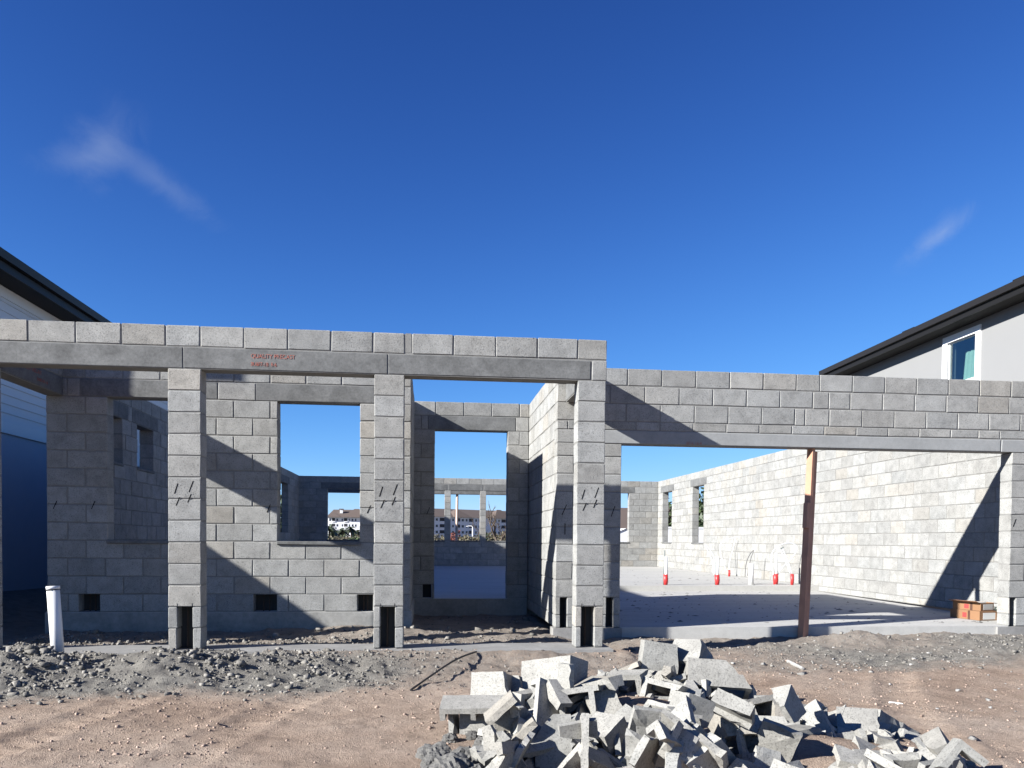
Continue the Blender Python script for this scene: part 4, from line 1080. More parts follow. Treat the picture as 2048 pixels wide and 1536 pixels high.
FEAT = [
    (1318, 1313, -3.72, 'half', 1, (-.12, -.97, .10), (.97, -.10, -.14), 'broken_block', 'half block standing upright at the back top of the rubble heap'),
    (1386, 1318, -3.72, 'half', 2, (-.55, -.42, .72), (.62, -.74, .1), 'broken_block', 'tilted half block with bright top, beside the upright one'),
    (1434, 1360, -4.02, 'chipped', 3, (-.12, -.78, .60), (.97, -.1, -.12), 'hollow_block', 'big flat faced block with broken right edge on the heap crest'),
    (1108, 1352, -3.95, 'full', 4, (-.72, -.62, .30), (.62, -.74, .22), 'hollow_block', 'whole block with one bright and one dark side, left on the heap'),
    (948, 1418, -4.22, 'ushape', 5, (-.05, -.22, .97), (.98, -.12, .0), 'block_shell', 'flat shell resting on its webs like a small table, leftmost in the heap'),
    (1088, 1432, -4.42, 'ushape', 6, (.58, -.72, .36), (.45, .02, .88), 'block_shell', 'tall leaning shell with dark blue shaded face near the heap left end'),
    (1214, 1424, -4.42, 'half', 7, (-.18, -.80, .56), (.90, -.10, .36), 'broken_block', 'broken half block tipped open towards the viewer in mid heap'),
    (1412, 1436, -4.55, 'full', 8, (.18, -.96, .10), (.93, .14, -.34), 'hollow_block', 'large tilted whole block with both cores showing, centre of the heap'),
    (1106, 1512, -4.85, 'chipped', 9, (-.10, -.82, .56), (.05, .5, .85), 'hollow_block', 'upright slab like block at the bottom edge, front of the heap'),
    (1000, 1378, -3.92, 'half', 10, (-.52, -.80, .30), (.85, -.50, .10), 'broken_block', 'small pale block with a dark core hole, behind the table like shell'),
    (1262, 1372, -4.12, 'half2', 11, (-.25, -.15, .95), (.85, -.5, -.2), 'block_shell', 'broken shell with jagged dark edge leaning in upper mid heap'),
    (1275, 1465, -4.75, 'plate', 12, (-.4, -.5, .75), (.62, -.45, -.62), 'block_shell', 'long narrow strip of shell sloping down in the heap centre'),
    (1545, 1465, -4.6, 'shell', 13, (-.35, -.55, .75), (.9, -.2, -.25), 'block_shell', 'white faced shell piece right of the large tilted block'),
    (1640, 1475, -4.7, 'ushape', 14, (-.8, -.35, .45), (.3, -.6, -.7), 'block_shell', 'bright strip of shell sloping to the right in the low end'),
    (1715, 1462, -4.55, 'half', 15, (-.25, -.45, .85), (.9, -.3, -.2), 'broken_block', 'broken block with speckled top at the low right end of the heap'),
    (1820, 1490, -4.6, 'shell', 16, (-.1, -.25, .95), (.95, .1, -.2), 'block_shell', 'flat shell plate lying furthest right in the heap'),
    (1590, 1520, -4.95, 'half2', 17, (-.3, -.6, .7), (.8, -.3, .1), 'broken_block', 'pale broken block at the bottom edge right of centre'),
    (1470, 1515, -4.95, 'half2', 18, (-.2, -.7, .65), (.9, -.25, .3), 'broken_block', 'smooth broken block near the bottom edge under the large tilted one'),
    (1166, 1408, -4.42, 'half', 21, (-.12, .25, .96), (.93, -.22, .22), 'broken_block', 'half block lying with its open core facing the viewer, left of centre'),
    (1330, 1396, -4.22, 'half', 22, (.25, .12, .95), (.80, -.58, -.12), 'broken_block', 'half block on its side with a dark open core below the crest'),
    (1522, 1430, -4.40, 'half', 23, (-.2, .35, .9), (.95, .22, .10), 'broken_block', 'open cored half block just right of the heap centre'),
    (1662, 1502, -4.85, 'ushape', 24, (.12, .85, -.42), (.97, -.10, .12), 'block_shell', 'split block showing its webs to the viewer, lower right of the heap'),
    (1236, 1500, -4.88, 'ushape', 25, (.22, .75, -.6), (.90, -.32, .2), 'block_shell', 'split block with webs facing up near the bottom edge, left of centre'),
    (966, 1452, -4.16, 'half2', 26, (-.2, -.92, .25), (.95, -.2, .05), 'broken_block', 'low broken block under the table like shell'),
    (912, 1448, -4.14, 'chunk', 27, (-.3, -.9, .2), (.9, -.3, .1), 'block_chunk', 'small chunk under the left edge of the table like shell'),
]
for x, y, Yv, kind, sd_, ny, nx_, nm, lab in FEAT:
    tag(rubble(kind, 5000+sd_, 6000+sd_, nm, px(x, y, 'Y', Yv), basis(ny, nx_)), lab, 'block piece', 'large blocks on top of the rubble heap')

FILL = [
    ('chunk', 700, (3.614, -3.951, -0.111), (0.57, -0.58, 3.45)),
    ('corner', 701, (4.714, -5.057, -0.308), (1.82, 0.44, 6.03)),
    ('bit', 702, (4.956, -4.822, -0.313), (1.81, -0.06, 1.46)),
    ('plate', 703, (4.781, -4.413, -0.282), (2.59, -0.36, 3.97)),
    ('corner', 704, (2.974, -4.642, -0.3), (4.62, 0.55, 0.11)),
    ('bit', 705, (5.184, -4.963, -0.343), (1.56, 0.6, 0.77)),
    ('plate', 706, (4.268, -4.124, -0.193), (1.38, -0.07, 4.07)),
    ('bit', 707, (4, -4.147, -0.248), (5.65, 0.51, 2.11)),
    ('corner', 708, (4.192, -4.682, -0.309), (2.13, -0.13, 3.12)),
    ('chunk', 709, (5.1, -4.628, -0.314), (0.28, 0.48, 0.8)),
    ('chunk', 710, (5.084, -5.103, -0.307), (4.32, -0.04, 2.97)),
    ('chunk', 711, (3.814, -4.797, -0.285), (3.46, 0.45, 1.27)),
    ('chunk', 712, (3.15, -4.622, -0.243), (0.26, -0.5, 5.52)),
    ('chunk', 713, (3.209, -5.03, -0.273), (2.05, 0.43, 1.62)),
    ('bit', 714, (3.707, -4.43, -0.248), (3.04, -0.51, 1.54)),
    ('bit', 715, (3.58, -4.84, -0.321), (3.88, -0.13, 1.58)),
    ('bit', 716, (4.653, -5.165, -0.31), (6.2, 0.19, 6.23)),
    ('bit', 717, (4.479, -4.759, -0.328), (4.94, 0.19, 5.36)),
    ('half2', 718, (3.887, -5.029, -0.326), (0.15, -0.23, 0.57)),
    ('chunk', 719, (2.966, -4.153, -0.215), (0.2, -0.22, 0.76)),
    ('chunk', 720, (4.332, -4.504, -0.292), (5.56, -0.06, 4.6)),
    ('plate', 721, (4.859, -4.984, -0.341), (2.98, 0.48, 2.24)),
    ('plate', 722, (3.798, -4.206, -0.259), (1.11, -0.55, 3.26)),
    ('bit', 723, (3.312, -4.564, -0.22), (5.42, -0.24, 4.34)),
    ('bit', 724, (3.685, -4.598, -0.249), (0.54, -0.12, 3.82)),
    ('plate', 725, (2.883, -4.683, -0.24), (1.53, 0.41, 0.72)),
    ('bit', 726, (4.757, -4.957, -0.308), (2.04, -0.21, 6.17)),
    ('chunk', 727, (4.542, -4.361, -0.301), (4.74, -0.54, 0.34)),
    ('half2', 728, (3.895, -4.516, -0.264), (-0.19, 0.29, 5.27)),
    ('bit', 729, (3.762, -4.07, -0.223), (4.25, -0.14, 3.36)),
    ('plate', 730, (3.847, -4.353, -0.203), (4.67, 0.51, 4.5)),
    ('plate', 731, (3.495, -4.172, -0.211), (5.62, -0.02, 6.12)),
    ('plate', 732, (3.875, -4.916, -0.275), (0.84, 0.13, 1.47)),
    ('bit', 733, (3.658, -4.368, -0.189), (3.79, 0.5, 2.26)),
    ('plate', 734, (3.375, -4.601, -0.295), (1.78, 0.41, 6)),
    ('chunk', 735, (4.577, -4.102, -0.208), (1.64, 0.1, 3.6)),
    ('chunk', 736, (4.369, -4.697, -0.338), (1.91, -0.22, 1.88)),
    ('plate', 737, (3.922, -4.751, -0.284), (2.82, 0.03, 4.72)),
    ('bit', 738, (3.428, -4.304, -0.19), (4.5, 0.08, 4.15)),
    ('chunk', 739, (4.024, -4.655, -0.292), (0.28, 0.38, 4.84)),
    ('chunk', 740, (4.127, -4.471, -0.267), (1.09, -0.59, 1.22)),
    ('chunk', 741, (3.862, -4.023, -0.165), (4.45, 0.5, 2.12)),
    ('plate', 742, (2.966, -4.983, -0.326), (5.51, -0.14, 1.3)),
    ('bit', 743, (3.436, -3.892, -0.128), (5.43, 0.03, 5.37)),
    ('bit', 744, (3.513, -4.553, -0.241), (2.09, 0.24, 4.93)),
    ('bit', 745, (3.931, -4.39, -0.261), (5.07, 0.07, 0.45)),
    ('corner', 746, (4.292, -3.918, -0.127), (1.66, -0.36, 4.78)),
    ('chunk', 747, (4.339, -4.037, -0.233), (2.1, -0.56, 1.32)),
    ('plate', 748, (4.838, -4.833, -0.298), (4.46, -0.29, 2.75)),
    ('corner', 749, (3.334, -4.385, -0.252), (2.43, -0.2, 1.3)),
    ('corner', 750, (3.267, -4.288, -0.249), (3.49, 0.51, 5.15)),
    ('chunk', 751, (3.642, -4.136, -0.203), (2.68, -0.28, 0.64)),
    ('plate', 752, (3.301, -4.175, -0.186), (6.22, 0.53, 2.65)),
    ('chunk', 753, (2.941, -4.346, -0.207), (0.49, 0.01, 2.94)),
    ('chunk', 754, (4.837, -4.552, -0.322), (5.25, 0.55, 2.92)),
    ('plate', 755, (3.171, -4.13, -0.151), (1.11, -0.28, 5.56)),
    ('bit', 756, (4.343, -3.843, -0.183), (1.98, -0.25, 1.59)),
    ('bit', 757, (4.156, -3.81, -0.115), (3.52, -0.4, 4.99)),
    ('corner', 758, (3.384, -4.106, -0.213), (1.34, -0.5, 5.45)),
    ('chunk', 759, (3.721, -4.226, -0.183), (5.14, -0.33, 3.48)),
    ('bit', 760, (4.598, -4.566, -0.292), (1.94, 0.31, 5.18)),
    ('corner', 761, (3.375, -4.707, -0.285), (6.01, -0.58, 2.38)),
    ('bit', 762, (4.122, -4.177, -0.205), (5.16, 0.16, 4.97)),
    ('plate', 763, (3.634, -4.265, -0.218), (5.15, -0.59, 0.73)),
    ('bit', 764, (3.704, -4.955, -0.323), (5.44, -0.57, 3.13)),
    ('corner', 765, (4.829, -4.735, -0.326), (5.95, 0.48, 4.24)),
    ('chunk', 766, (2.954, -4.046, -0.205), (1.19, -0.37, 3.62)),
    ('bit', 767, (4.814, -5.071, -0.328), (5.87, 0.32, 5.31)),
    ('chunk', 768, (4.038, -4.357, -0.241), (3.38, -0.42, 3.01)),
    ('chunk', 769, (4.681, -4.409, -0.306), (3.56, 0.51, 1.45)),
    ('chunk', 770, (3.738, -3.895, -0.1), (2.37, 0.15, 0.63)),
    ('plate', 771, (4.203, -4.923, -0.283), (5.2, -0.24, 5.86)),
    ('bit', 772, (4.31, -4.822, -0.324), (2.15, 0.12, 0.93)),
    ('plate', 773, (3.922, -4.274, -0.247), (0.01, -0.28, 3.62)),
    ('bit', 774, (2.823, -5.11, -0.279), (3.92, -0.05, 2.35)),
    ('plate', 775, (4.511, -4.225, -0.273), (6.12, -0.47, 4.28)),
    ('half2', 776, (4.463, -5.113, -0.331), (0.62, -0.03, 1.96)),
    ('bit', 777, (3.783, -4.544, -0.249), (0.4, 0.32, 5.47)),
    ('chunk', 778, (3.616, -4.992, -0.264), (3.92, 0.52, 1.9)),
    ('plate', 779, (3.868, -4.608, -0.305), (5.8, 0.39, 4.71)),
    ('bit', 780, (4.041, -4.016, -0.223), (1.32, -0.6, 0.89)),
    ('corner', 781, (4.212, -3.995, -0.214), (1.69, 0.44, 3.47)),
    ('plate', 782, (4.43, -4.263, -0.223), (1.12, 0.44, 3.12)),
    ('plate', 783, (4.226, -4.32, -0.222), (3.27, 0.02, 3.42)),
    ('bit', 784, (3.605, -4.005, -0.189), (1.99, -0.41, 4.1)),
    ('plate', 785, (4.686, -4.246, -0.285), (1.64, -0.15, 2.77)),
    ('bit', 786, (4.981, -4.725, -0.332), (2.71, 0.28, 1.49)),
    ('chunk', 787, (4.161, -4.794, -0.297), (1.51, -0.07, 0.93)),
    ('chunk', 788, (2.945, -4.485, -0.202), (2.63, 0.4, 6.26)),
    ('plate', 789, (4.319, -4.224, -0.253), (3.45, -0.1, 4.85)),
    ('plate', 790, (4.736, -4.585, -0.267), (0.23, -0.36, 1.17)),
    ('plate', 791, (3.396, -4.031, -0.137), (5.28, -0.34, 2.18)),
    ('chunk', 792, (4.988, -5.092, -0.328), (2.25, 0.38, 6.03)),
    ('corner', 793, (4.159, -4.573, -0.283), (4.49, -0.16, 2.71)),
    ('corner', 794, (3.25, -4.458, -0.286), (5.63, -0.04, 1.06)),
    ('bit', 795, (3.169, -4.2, -0.237), (4.22, -0.06, 0.19)),
    ('plate', 796, (3.773, -4.869, -0.345), (2.43, 0.11, 2.19)),
    ('bit', 797, (5.183, -4.537, -0.311), (3.69, -0.47, 2.76)),
    ('bit', 798, (5.081, -5.21, -0.309), (5.3, 0.5, 1.27)),
    ('plate', 799, (3.041, -4.121, -0.145), (1.99, 0.23, 0.94)),
    ('chunk', 800, (3.539, -5.018, -0.333), (4.42, -0.09, 5.72)),
    ('plate', 801, (3.377, -5.12, -0.3), (3.22, -0.37, 2.27)),
    ('bit', 802, (3.275, -4.65, -0.265), (2.98, -0.27, 0.73)),
    ('corner', 803, (4.161, -3.931, -0.154), (4.03, -0.52, 5.14)),
    ('plate', 804, (5.292, -4.445, -0.322), (2.91, 0.48, 0.27)),
    ('chunk', 805, (4.804, -4.147, -0.267), (2.92, -0.39, 5.23)),
    ('chunk', 806, (3.882, -5.126, -0.29), (5.13, -0.45, 0.65)),
    ('chunk', 807, (3.853, -3.956, -0.063), (0.29, -0.26, 0.88)),
    ('bit', 808, (3.032, -4.215, -0.183), (3.65, -0.35, 4.9)),
    ('bit', 809, (3.723, -5.032, -0.269), (6.1, -0.05, 0.4)),
    ('bit', 810, (3.493, -5.146, -0.292), (2.36, 0.55, 4.27)),
    ('chunk', 811, (3.724, -4.747, -0.276), (5.52, 0.11, 0.11)),
    ('corner', 812, (3.222, -5.165, -0.281), (4.2, 0.46, 4.89)),
    ('corner', 813, (4.047, -4.75, -0.341), (0.14, 0.29, 2.68)),
    ('plate', 814, (4.131, -4.288, -0.256), (5.58, 0.58, 3.5)),
    ('bit', 815, (3.997, -3.996, -0.023), (4.15, 0.19, 5.71)),
    ('chunk', 816, (4.973, -4.338, -0.292), (3.36, -0.04, 3.87)),
    ('chunk', 817, (4.068, -4.025, -0.085), (5.09, -0.49, 4.27)),
    ('chunk', 818, (3.963, -4.879, -0.343), (4.51, -0.34, 5.15)),
    ('chunk', 819, (5.087, -4.39, -0.303), (1.19, 0.31, 2.06)),
    ('corner', 820, (3.351, -4.801, -0.301), (4.06, -0.24, 0.48)),
    ('bit', 821, (4.009, -4.515, -0.312), (4.08, -0.33, 5.05)),
    ('plate', 822, (3.068, -4.313, -0.238), (2.13, 0.12, 5.91)),
    ('plate', 823, (4.633, -4.223, -0.205), (3.28, 0.05, 2.84)),
    ('bit', 824, (4.764, -5.176, -0.303), (0.49, 0.05, 2.75)),
    ('corner', 825, (4.249, -4.401, -0.273), (2.86, 0.46, 3.67)),
    ('plate', 826, (4.256, -4.985, -0.343), (0.39, 0.03, 5.01)),
    ('plate', 827, (3.225, -4.555, -0.286), (4.69, 0.41, 0.83)),
    ('bit', 828, (3.121, -3.908, -0.138), (3.02, -0.53, 0.21)),
    ('bit', 829, (3.526, -4.072, -0.227), (0.26, 0.57, 6.02)),
    ('corner', 830, (4.597, -4.45, -0.221), (2.14, 0.17, 6.03)),
    ('plate', 831, (3.811, -4.693, -0.258), (3.24, -0.1, 2.3)),
    ('plate', 832, (3.309, -3.945, -0.181), (5.8, 0.13, 3.18)),
    ('chunk', 833, (3.593, -4.021, -0.05), (4.04, 0.05, 1.35)),
    ('plate', 834, (3.431, -4.437, -0.292), (1.12, 0.11, 2.69)),
    ('chunk', 835, (3.718, -3.977, -0.045), (1.34, -0.53, 4.41)),
    ('corner', 836, (4.556, -4.661, -0.293), (0.59, -0.56, 4.38)),
    ('corner', 837, (3.819, -4.426, -0.29), (5.77, -0.56, 5.63)),
    ('chunk', 838, (3.512, -4.686, -0.315), (0.35, -0.12, 3.25)),
    ('bit', 839, (3.812, -3.818, -0.166), (2.18, -0.12, 3.46)),
    ('corner', 840, (3.794, -3.946, -0.168), (5.7, -0.16, 4.38)),
    ('chunk', 841, (3.371, -4.246, -0.247), (3.03, -0.24, 1.46)),
    ('bit', 842, (4.47, -4.015, -0.19), (3.26, -0.56, 4.06)),
    ('corner', 843, (2.906, -4.544, -0.285), (0.42, -0, 4.56)),
    ('chunk', 844, (3.714, -4.328, -0.272), (5.24, -0.46, 3.05)),
    ('corner', 845, (3.644, -5.11, -0.297), (5.69, 0.13, 0.13)),
    ('corner', 846, (3.045, -3.854, -0.166), (3.2, -0.13, 4.56)),
    ('bit', 847, (3.523, -3.912, -0.183), (5.29, -0.17, 5.1)),
    ('bit', 848, (2.833, -5.006, -0.302), (0.98, -0.59, 3.84)),
    ('chunk', 849, (4.868, -5.181, -0.311), (0.91, -0.01, 2.06)),
    ('bit', 850, (3.268, -4.869, -0.188), (3.23, 2.47, 6.24)),
    ('plate', 851, (3.205, -5.181, -0.192), (3.12, 0.92, 4.5)),
    ('plate', 852, (3.741, -4.622, -0.174), (0, 0.4, 0.56)),
    ('plate', 853, (3.485, -5.317, -0.205), (4.54, 5.17, 4.3)),
    ('chunk', 854, (4.049, -5.358, -0.209), (5.02, 0.45, 1.76)),
    ('chunk', 855, (2.763, -5.016, -0.199), (4.06, 5.19, 4.1)),
    ('bit', 856, (2.869, -4.823, -0.185), (5.35, 3.31, 4.36)),
    ('bit', 857, (3.6, -5.435, -0.035), (4.95, 4.88, 1.3)),
    ('bit', 858, (3.482, -5.653, -0.021), (3.99, 0.54, 4.84)),
    ('plate', 859, (3.631, -5.541, -0.028), (5.55, 5.85, 2.23)),
    ('bit', 860, (3.686, -4.445, -0.138), (4.76, 3.06, 0.85)),
    ('bit', 861, (2.804, -5.125, -0.175), (0.88, 1.87, 1.91)),
    ('bit', 862, (4.144, -4.81, -0.202), (5.13, 0.07, 6.09)),
    ('bit', 863, (3.56, -5.171, -0.203), (1.71, 1.93, 5.95)),
    ('bit', 864, (4.01, -5.018, -0.06), (5.84, 1.36, 2.81)),
    ('chunk', 865, (2.808, -4.891, -0.224), (5.83, 5.94, 5.94)),
    ('bit', 866, (3.209, -5.047, -0.172), (2.25, 1.45, 3.28)),
    ('bit', 867, (4.492, -4.778, -0.223), (1.91, 1.45, 5.28)),
    ('bit', 868, (4.067, -4.188, -0.088), (6.13, 1.31, 1.37)),
    ('bit', 869, (3.195, -4.445, -0.052), (0.12, 2.19, 5.17)),
    ('chunk', 870, (2.886, -5.029, -0.195), (1.74, 5.86, 2.79)),
    ('plate', 871, (2.93, -4.904, -0.214), (5.22, 6.2, 0.33)),
    ('chunk', 872, (2.91, -4.703, -0.131), (2.71, 0.09, 4.89)),
    ('plate', 873, (3.647, -5.067, -0.101), (0.33, 2.99, 3.09)),
    ('bit', 874, (4.083, -5.106, -0.137), (6.14, 3.36, 2.7)),
    ('plate', 875, (3.463, -5.423, -0.124), (3.53, 2.67, 4.18)),
    ('plate', 876, (4.16, -5.195, -0.203), (2.46, 2.01, 5.19)),
    ('bit', 877, (4.596, -4.583, -0.193), (3.86, 5.82, 2.39)),
    ('bit', 878, (3.57, -5.663, -0.046), (2.54, 5.84, 4.66)),
    ('bit', 879, (4.032, -4.766, -0.241), (2.36, 4.65, 5.12)),
    ('bit', 880, (3.021, -4.298, -0.097), (4.17, 1.64, 0.14)),
    ('chunk', 881, (3.836, -5.139, -0.21), (0.42, 5.5, 3.84)),
    ('plate', 882, (3.279, -4.279, -0.086), (1.54, 1.6, 0.69)),
    ('chunk', 883, (4.012, -4.371, -0.125), (4.69, 1.23, 5.75)),
    ('bit', 884, (3.188, -4.778, -0.181), (1.14, 3.3, 4.32)),
    ('bit', 885, (3.581, -5.286, -0.01), (3.44, 1.43, 5.08)),
    ('chunk', 886, (2.984, -4.836, -0.186), (0.58, 2.45, 5.27)),
    ('bit', 887, (3.965, -4.558, -0.053), (2.85, 6.28, 2.74)),
    ('bit', 888, (2.911, -4.86, -0.029), (1.86, 5.01, 3.37)),
    ('bit', 889, (3.821, -5.04, -0.245), (0.09, 0.8, 2.01)),
    ('bit', 890, (3.554, -4.152, -0.066), (1.28, 5.72, 2.55)),
    ('bit', 891, (3.74, -4.892, -0.124), (0.84, 1.58, 2.02)),
    ('chunk', 892, (3.748, -4.767, -0.163), (5.37, 2.65, 5.6)),
    ('bit', 893, (3.728, -5.078, -0.166), (3.56, 3.61, 6.15))]
for k, i, loc, rot in FILL:
    heap_piece(k, i, loc, rot)

# ------------------------------------------------------------------ neighbour on the left
SIDING = plain('white_siding', (.72, .73, .74), .6, .03); TRIM = plain('white_trim', (.80, .80, .80), .5)
STUCCO_L = plain('stucco_left', (.50, .53, .58), .9, .06, 4, .3, 90); DARKTRIM = plain('dark_bronze_trim', (.012, .011, .010), .5, spec=.2)
SHINGLE = plain('dark_roof', (.016, .0145, .014), .85, .3, 12, .6, 60); SOFFIT = plain('dark_soffit', (.035, .034, .033), .8, spec=.2)
def extr(name, prof, y0, y1, m, parent, z1=None):
    """x-z profile pushed from y0 to y1; z1 lifts the far end"""
    n = len(prof); d = z1 or 0; b_ = MB()
    b_.add([(x, y0, z) for x, z in prof]+[(x, y1, z+d) for x, z in prof], [tuple(range(n)), tuple(reversed(range(n, 2*n)))]+[(i, i+n, (i+1) % n+n, (i+1) % n) for i in range(n)])
    me = b_.mesh(name); bm = bmesh.new(); bm.from_mesh(me); bmesh.ops.recalc_face_normals(bm, faces=bm.faces); bm.to_mesh(me); bm.free()
    return link(name, me, m, parent)
nl = empty('neighbour_house', (-4.3, 0, -.1)); tag(nl, 'two storey house with white lap siding over stucco, left of the block house', 'house')
def nlp(o_): o_.matrix_parent_inverse = Matrix.Translation((4.3, 0, .1)); return o_
YF, YBK = -.93, 17.5
nlp(MB().box((-11.5, YF, -.5), (-4.33, YBK, 2.56)).build('wall', STUCCO_L, nl))
nlp(MB().box((-11.5, YF+.02, 2.56), (-4.36, YBK, 4.86)).build('wall', STUCCO_L, nl))
nlp(MB().box((-4.33, YF, 2.50), (-4.295, YBK, 2.68)).build('band_board', TRIM, nl))
z = 2.68; i = 0
while z < 4.62:
    zt = min(z+.150, 4.66)
    nlp(extr('siding_board', [(-4.36, z), (-4.318, z), (-4.335, zt+.012), (-4.36, zt+.012)], YF, YBK, SIDING, nl)); z += .147
nlp(MB().box((-4.36, YF, 4.655), (-4.31, YBK, 4.86)).build('frieze_board', TRIM, nl))
XE, ZE = -3.9, 5.02
ro = nlp(extr('roof', [(XE, ZE-.02), (XE, ZE+.05), (-7.9, 6.55), (-11.9, ZE+.05), (-11.9, ZE-.02)], -1.25, YBK+.4, SHINGLE, nl, .05))
nlp(extr('soffit', [(XE+.002, ZE-.21), (XE+.002, ZE-.025), (-4.42, ZE-.025), (-4.42, ZE-.21)], -1.248, YBK+.4, SOFFIT, nl, .05))
nlp(extr('fascia', [(XE+.004, ZE-.22), (XE+.03, ZE-.22), (XE+.03, ZE+.03), (XE+.004, ZE+.03)], -1.25, YBK+.4, DARKTRIM, nl, .05))
nlp(extr('gutter', [(XE+.032, ZE-.10), (XE+.10, ZE-.085), (XE+.115, ZE+.035), (XE+.032, ZE+.035)], -1.25, YBK+.4, DARKTRIM, nl, .05))
# its low front wing, roof sloping down towards the street
b_ = MB(); zt, zb2, y0, y1 = 2.80, 2.34, YF, -2.0
b_.add([(-11, y0, zt), (-3.9, y0, zt), (-3.9, y1, zb2), (-11, y1, zb2), (-11, y0, zt-.14), (-3.9, y0, zt-.14), (-3.9, y1, zb2-.14), (-11, y1, zb2-.14)],
       [(0, 3, 2, 1), (4, 5, 6, 7), (0, 1, 5, 4), (1, 2, 6, 5), (2, 3, 7, 6), (3, 0, 4, 7)])
nlp(b_.build('porch_roof', SHINGLE, nl))
nlp(MB().box((-11, -1.75, -.5), (-4.1, YF-.003, 2.42)).build('wing_wall', STUCCO_L, nl))

# ------------------------------------------------------------------ neighbour on the right
STUCCO_R = plain('stucco_right', (.235, .235, .232), .92, .03, 2, .25, 120)
nr = empty('neighbour_house', (13.3, 6, -.3)); tag(nr, 'light grey stucco house with white framed window, right of the block house', 'house')
def nrp(o_): o_.matrix_parent_inverse = Matrix.Translation((-13.3, -6, .3)); return o_
WY0, WY1, WZ0, WZ1 = 5.745, 6.905, 3.35, 5.20
YA, YB_ = 0.5, 11.0
w_ = MB(); X_ = 13.3
w_.box((X_, YA, -.5), (X_+.2, YB_, WZ0)); w_.box((X_, YA, WZ0), (X_+.2, WY0+.12, WZ1-.12)); w_.box((X_, WY1-.12, WZ0), (X_+.2, YB_, WZ1-.12)); w_.box((X_, YA, WZ1-.12), (X_+.2, YB_, 5.6))
w_.box((X_+.2, YA, -.5), (22, YA+.2, 5.5)); w_.box((X_+.2, YB_-.2, -.5), (22, YB_, 5.5))
nrp(w_.build('wall', STUCCO_R, nr))
wf = nrp(MB().box((X_-.03, WY0, WZ0), (X_-.001, WY0+.14, WZ1)).box((X_-.03, WY1-.14, WZ0), (X_-.001, WY1, WZ1)).box((X_-.03, WY0+.14, WZ1-.14), (X_-.001, WY1-.14, WZ1)).box((X_-.03, WY0+.14, WZ0), (X_-.001, WY1-.14, WZ0+.12)).build('window', TRIM, nr))
GLASS, tg, bgs = mat('window_glass'); tg.nodes.remove(bgs)
g1 = N(tg, 'ShaderNodeBsdfTransparent'); g1.inputs[0].default_value = (.78, .88, .88, 1); g2 = N(tg, 'ShaderNodeBsdfGlossy'); g2.inputs['Roughness'].default_value = .02
ms = N(tg, 'ShaderNodeMixShader'); ms.inputs[0].default_value = .14
tg.links.new(g1.outputs[0], ms.inputs[1]); tg.links.new(g2.outputs[0], ms.inputs[2]); tg.links.new(ms.outputs[0], tg.nodes['Material Output'].inputs[0])
fy0, fy1, fz0, fz1 = WY0+.12, WY1-.12, WZ0+.0, WZ1-.12
sash = MB()
for a, c in (((fy0, fz0), (fy0+.045, fz1)), ((fy1-.045, fz0), (fy1, fz1)), ((fy0+.045, fz1-.045), (fy1-.045, fz1)), ((fy0+.045, 4.13), (fy1-.045, 4.205))): sash.box((X_+.02, a[0], a[1]), (X_+.06, c[0], c[1]))
nrp(sash.build('sash', TRIM, nr))
for z0, z1 in ((fz0, 4.125), (4.21, fz1-.05)): nrp(MB().box((X_+.035, fy0+.05, z0+.005), (X_+.041, fy1-.05, z1)).build('pane', GLASS, nr))
nrp(MB().box((X_+.9, WY0-1.5, WZ0-.5), (X_+.92, WY1+1.5, WZ1+.5)).build('room_wall', plain('dim_room', (.05, .065, .10), .9), nr))
CURT = plain('pale_green_curtain', (.42, .52, .44), .9, .08, 6)
def curtain(y0, y1, z0, z1, x, lean=0):
    n = 20; c = MB(); vv = []; 
    for s in (0, 1):
        for i in range(n+1):
            t_ = i/n; yy = y0+(y1-y0)*t_+(lean if s == 0 else 0); vv.append((x+.03*math.sin(t_*22), yy, z1 if s else z0))
    c.add(vv, [(i, i+1, i+n+2, i+n+1) for i in range(n)]); nrp(c.build('curtain', CURT, nr))
curtain(6.02, 6.42, 3.4, 4.80, X_+.16, .16); curtain(6.80, 6.86, 3.4, 4.95, X_+.18)
dz = -.20
XR, ZR = 12.9, 5.60
nrp(extr('roof', [(XR, ZR-.03), (XR, ZR+.05), (17.5, ZR+1.7), (22.4, ZR+.05), (22.4, ZR-.03)], YA-.4, YB_+.35, SHINGLE, nr, dz))
nrp(extr('soffit', [(XR-.002, ZR-.20), (XR-.002, ZR-.035), (13.35, ZR-.035), (13.35, ZR-.20)], YA-.398, YB_+.35, SOFFIT, nr, dz))
nrp(extr('fascia', [(XR-.03, ZR-.21), (XR-.004, ZR-.21), (XR-.004, ZR+.03), (XR-.03, ZR+.03)], YA-.4, YB_+.352, DARKTRIM, nr, dz))
nrp(extr('gutter', [(XR-.11, ZR+.02), (XR-.095, ZR-.095), (XR-.032, ZR-.11), (XR-.032, ZR+.02)], YA-.4, YB_+.35, plain('bronze_gutter', (.018, .016, .015), .45, spec=.25), nr, dz))
for y in (8.05, 4.55):
    zz = ZR+dz*(y-YA)/(YB_-YA)+.05+.18
    nrp(MB().box((13.35, y, zz), (13.55, y+.45, zz+.07)).build('roof_vent', DARKTRIM, nr))
nrp(MB().tube([(13.3, 4.3, 5.7), (13.3, 4.3, 5.98)], .04, 8).build('vent_pipe', DARKTRIM, nr))

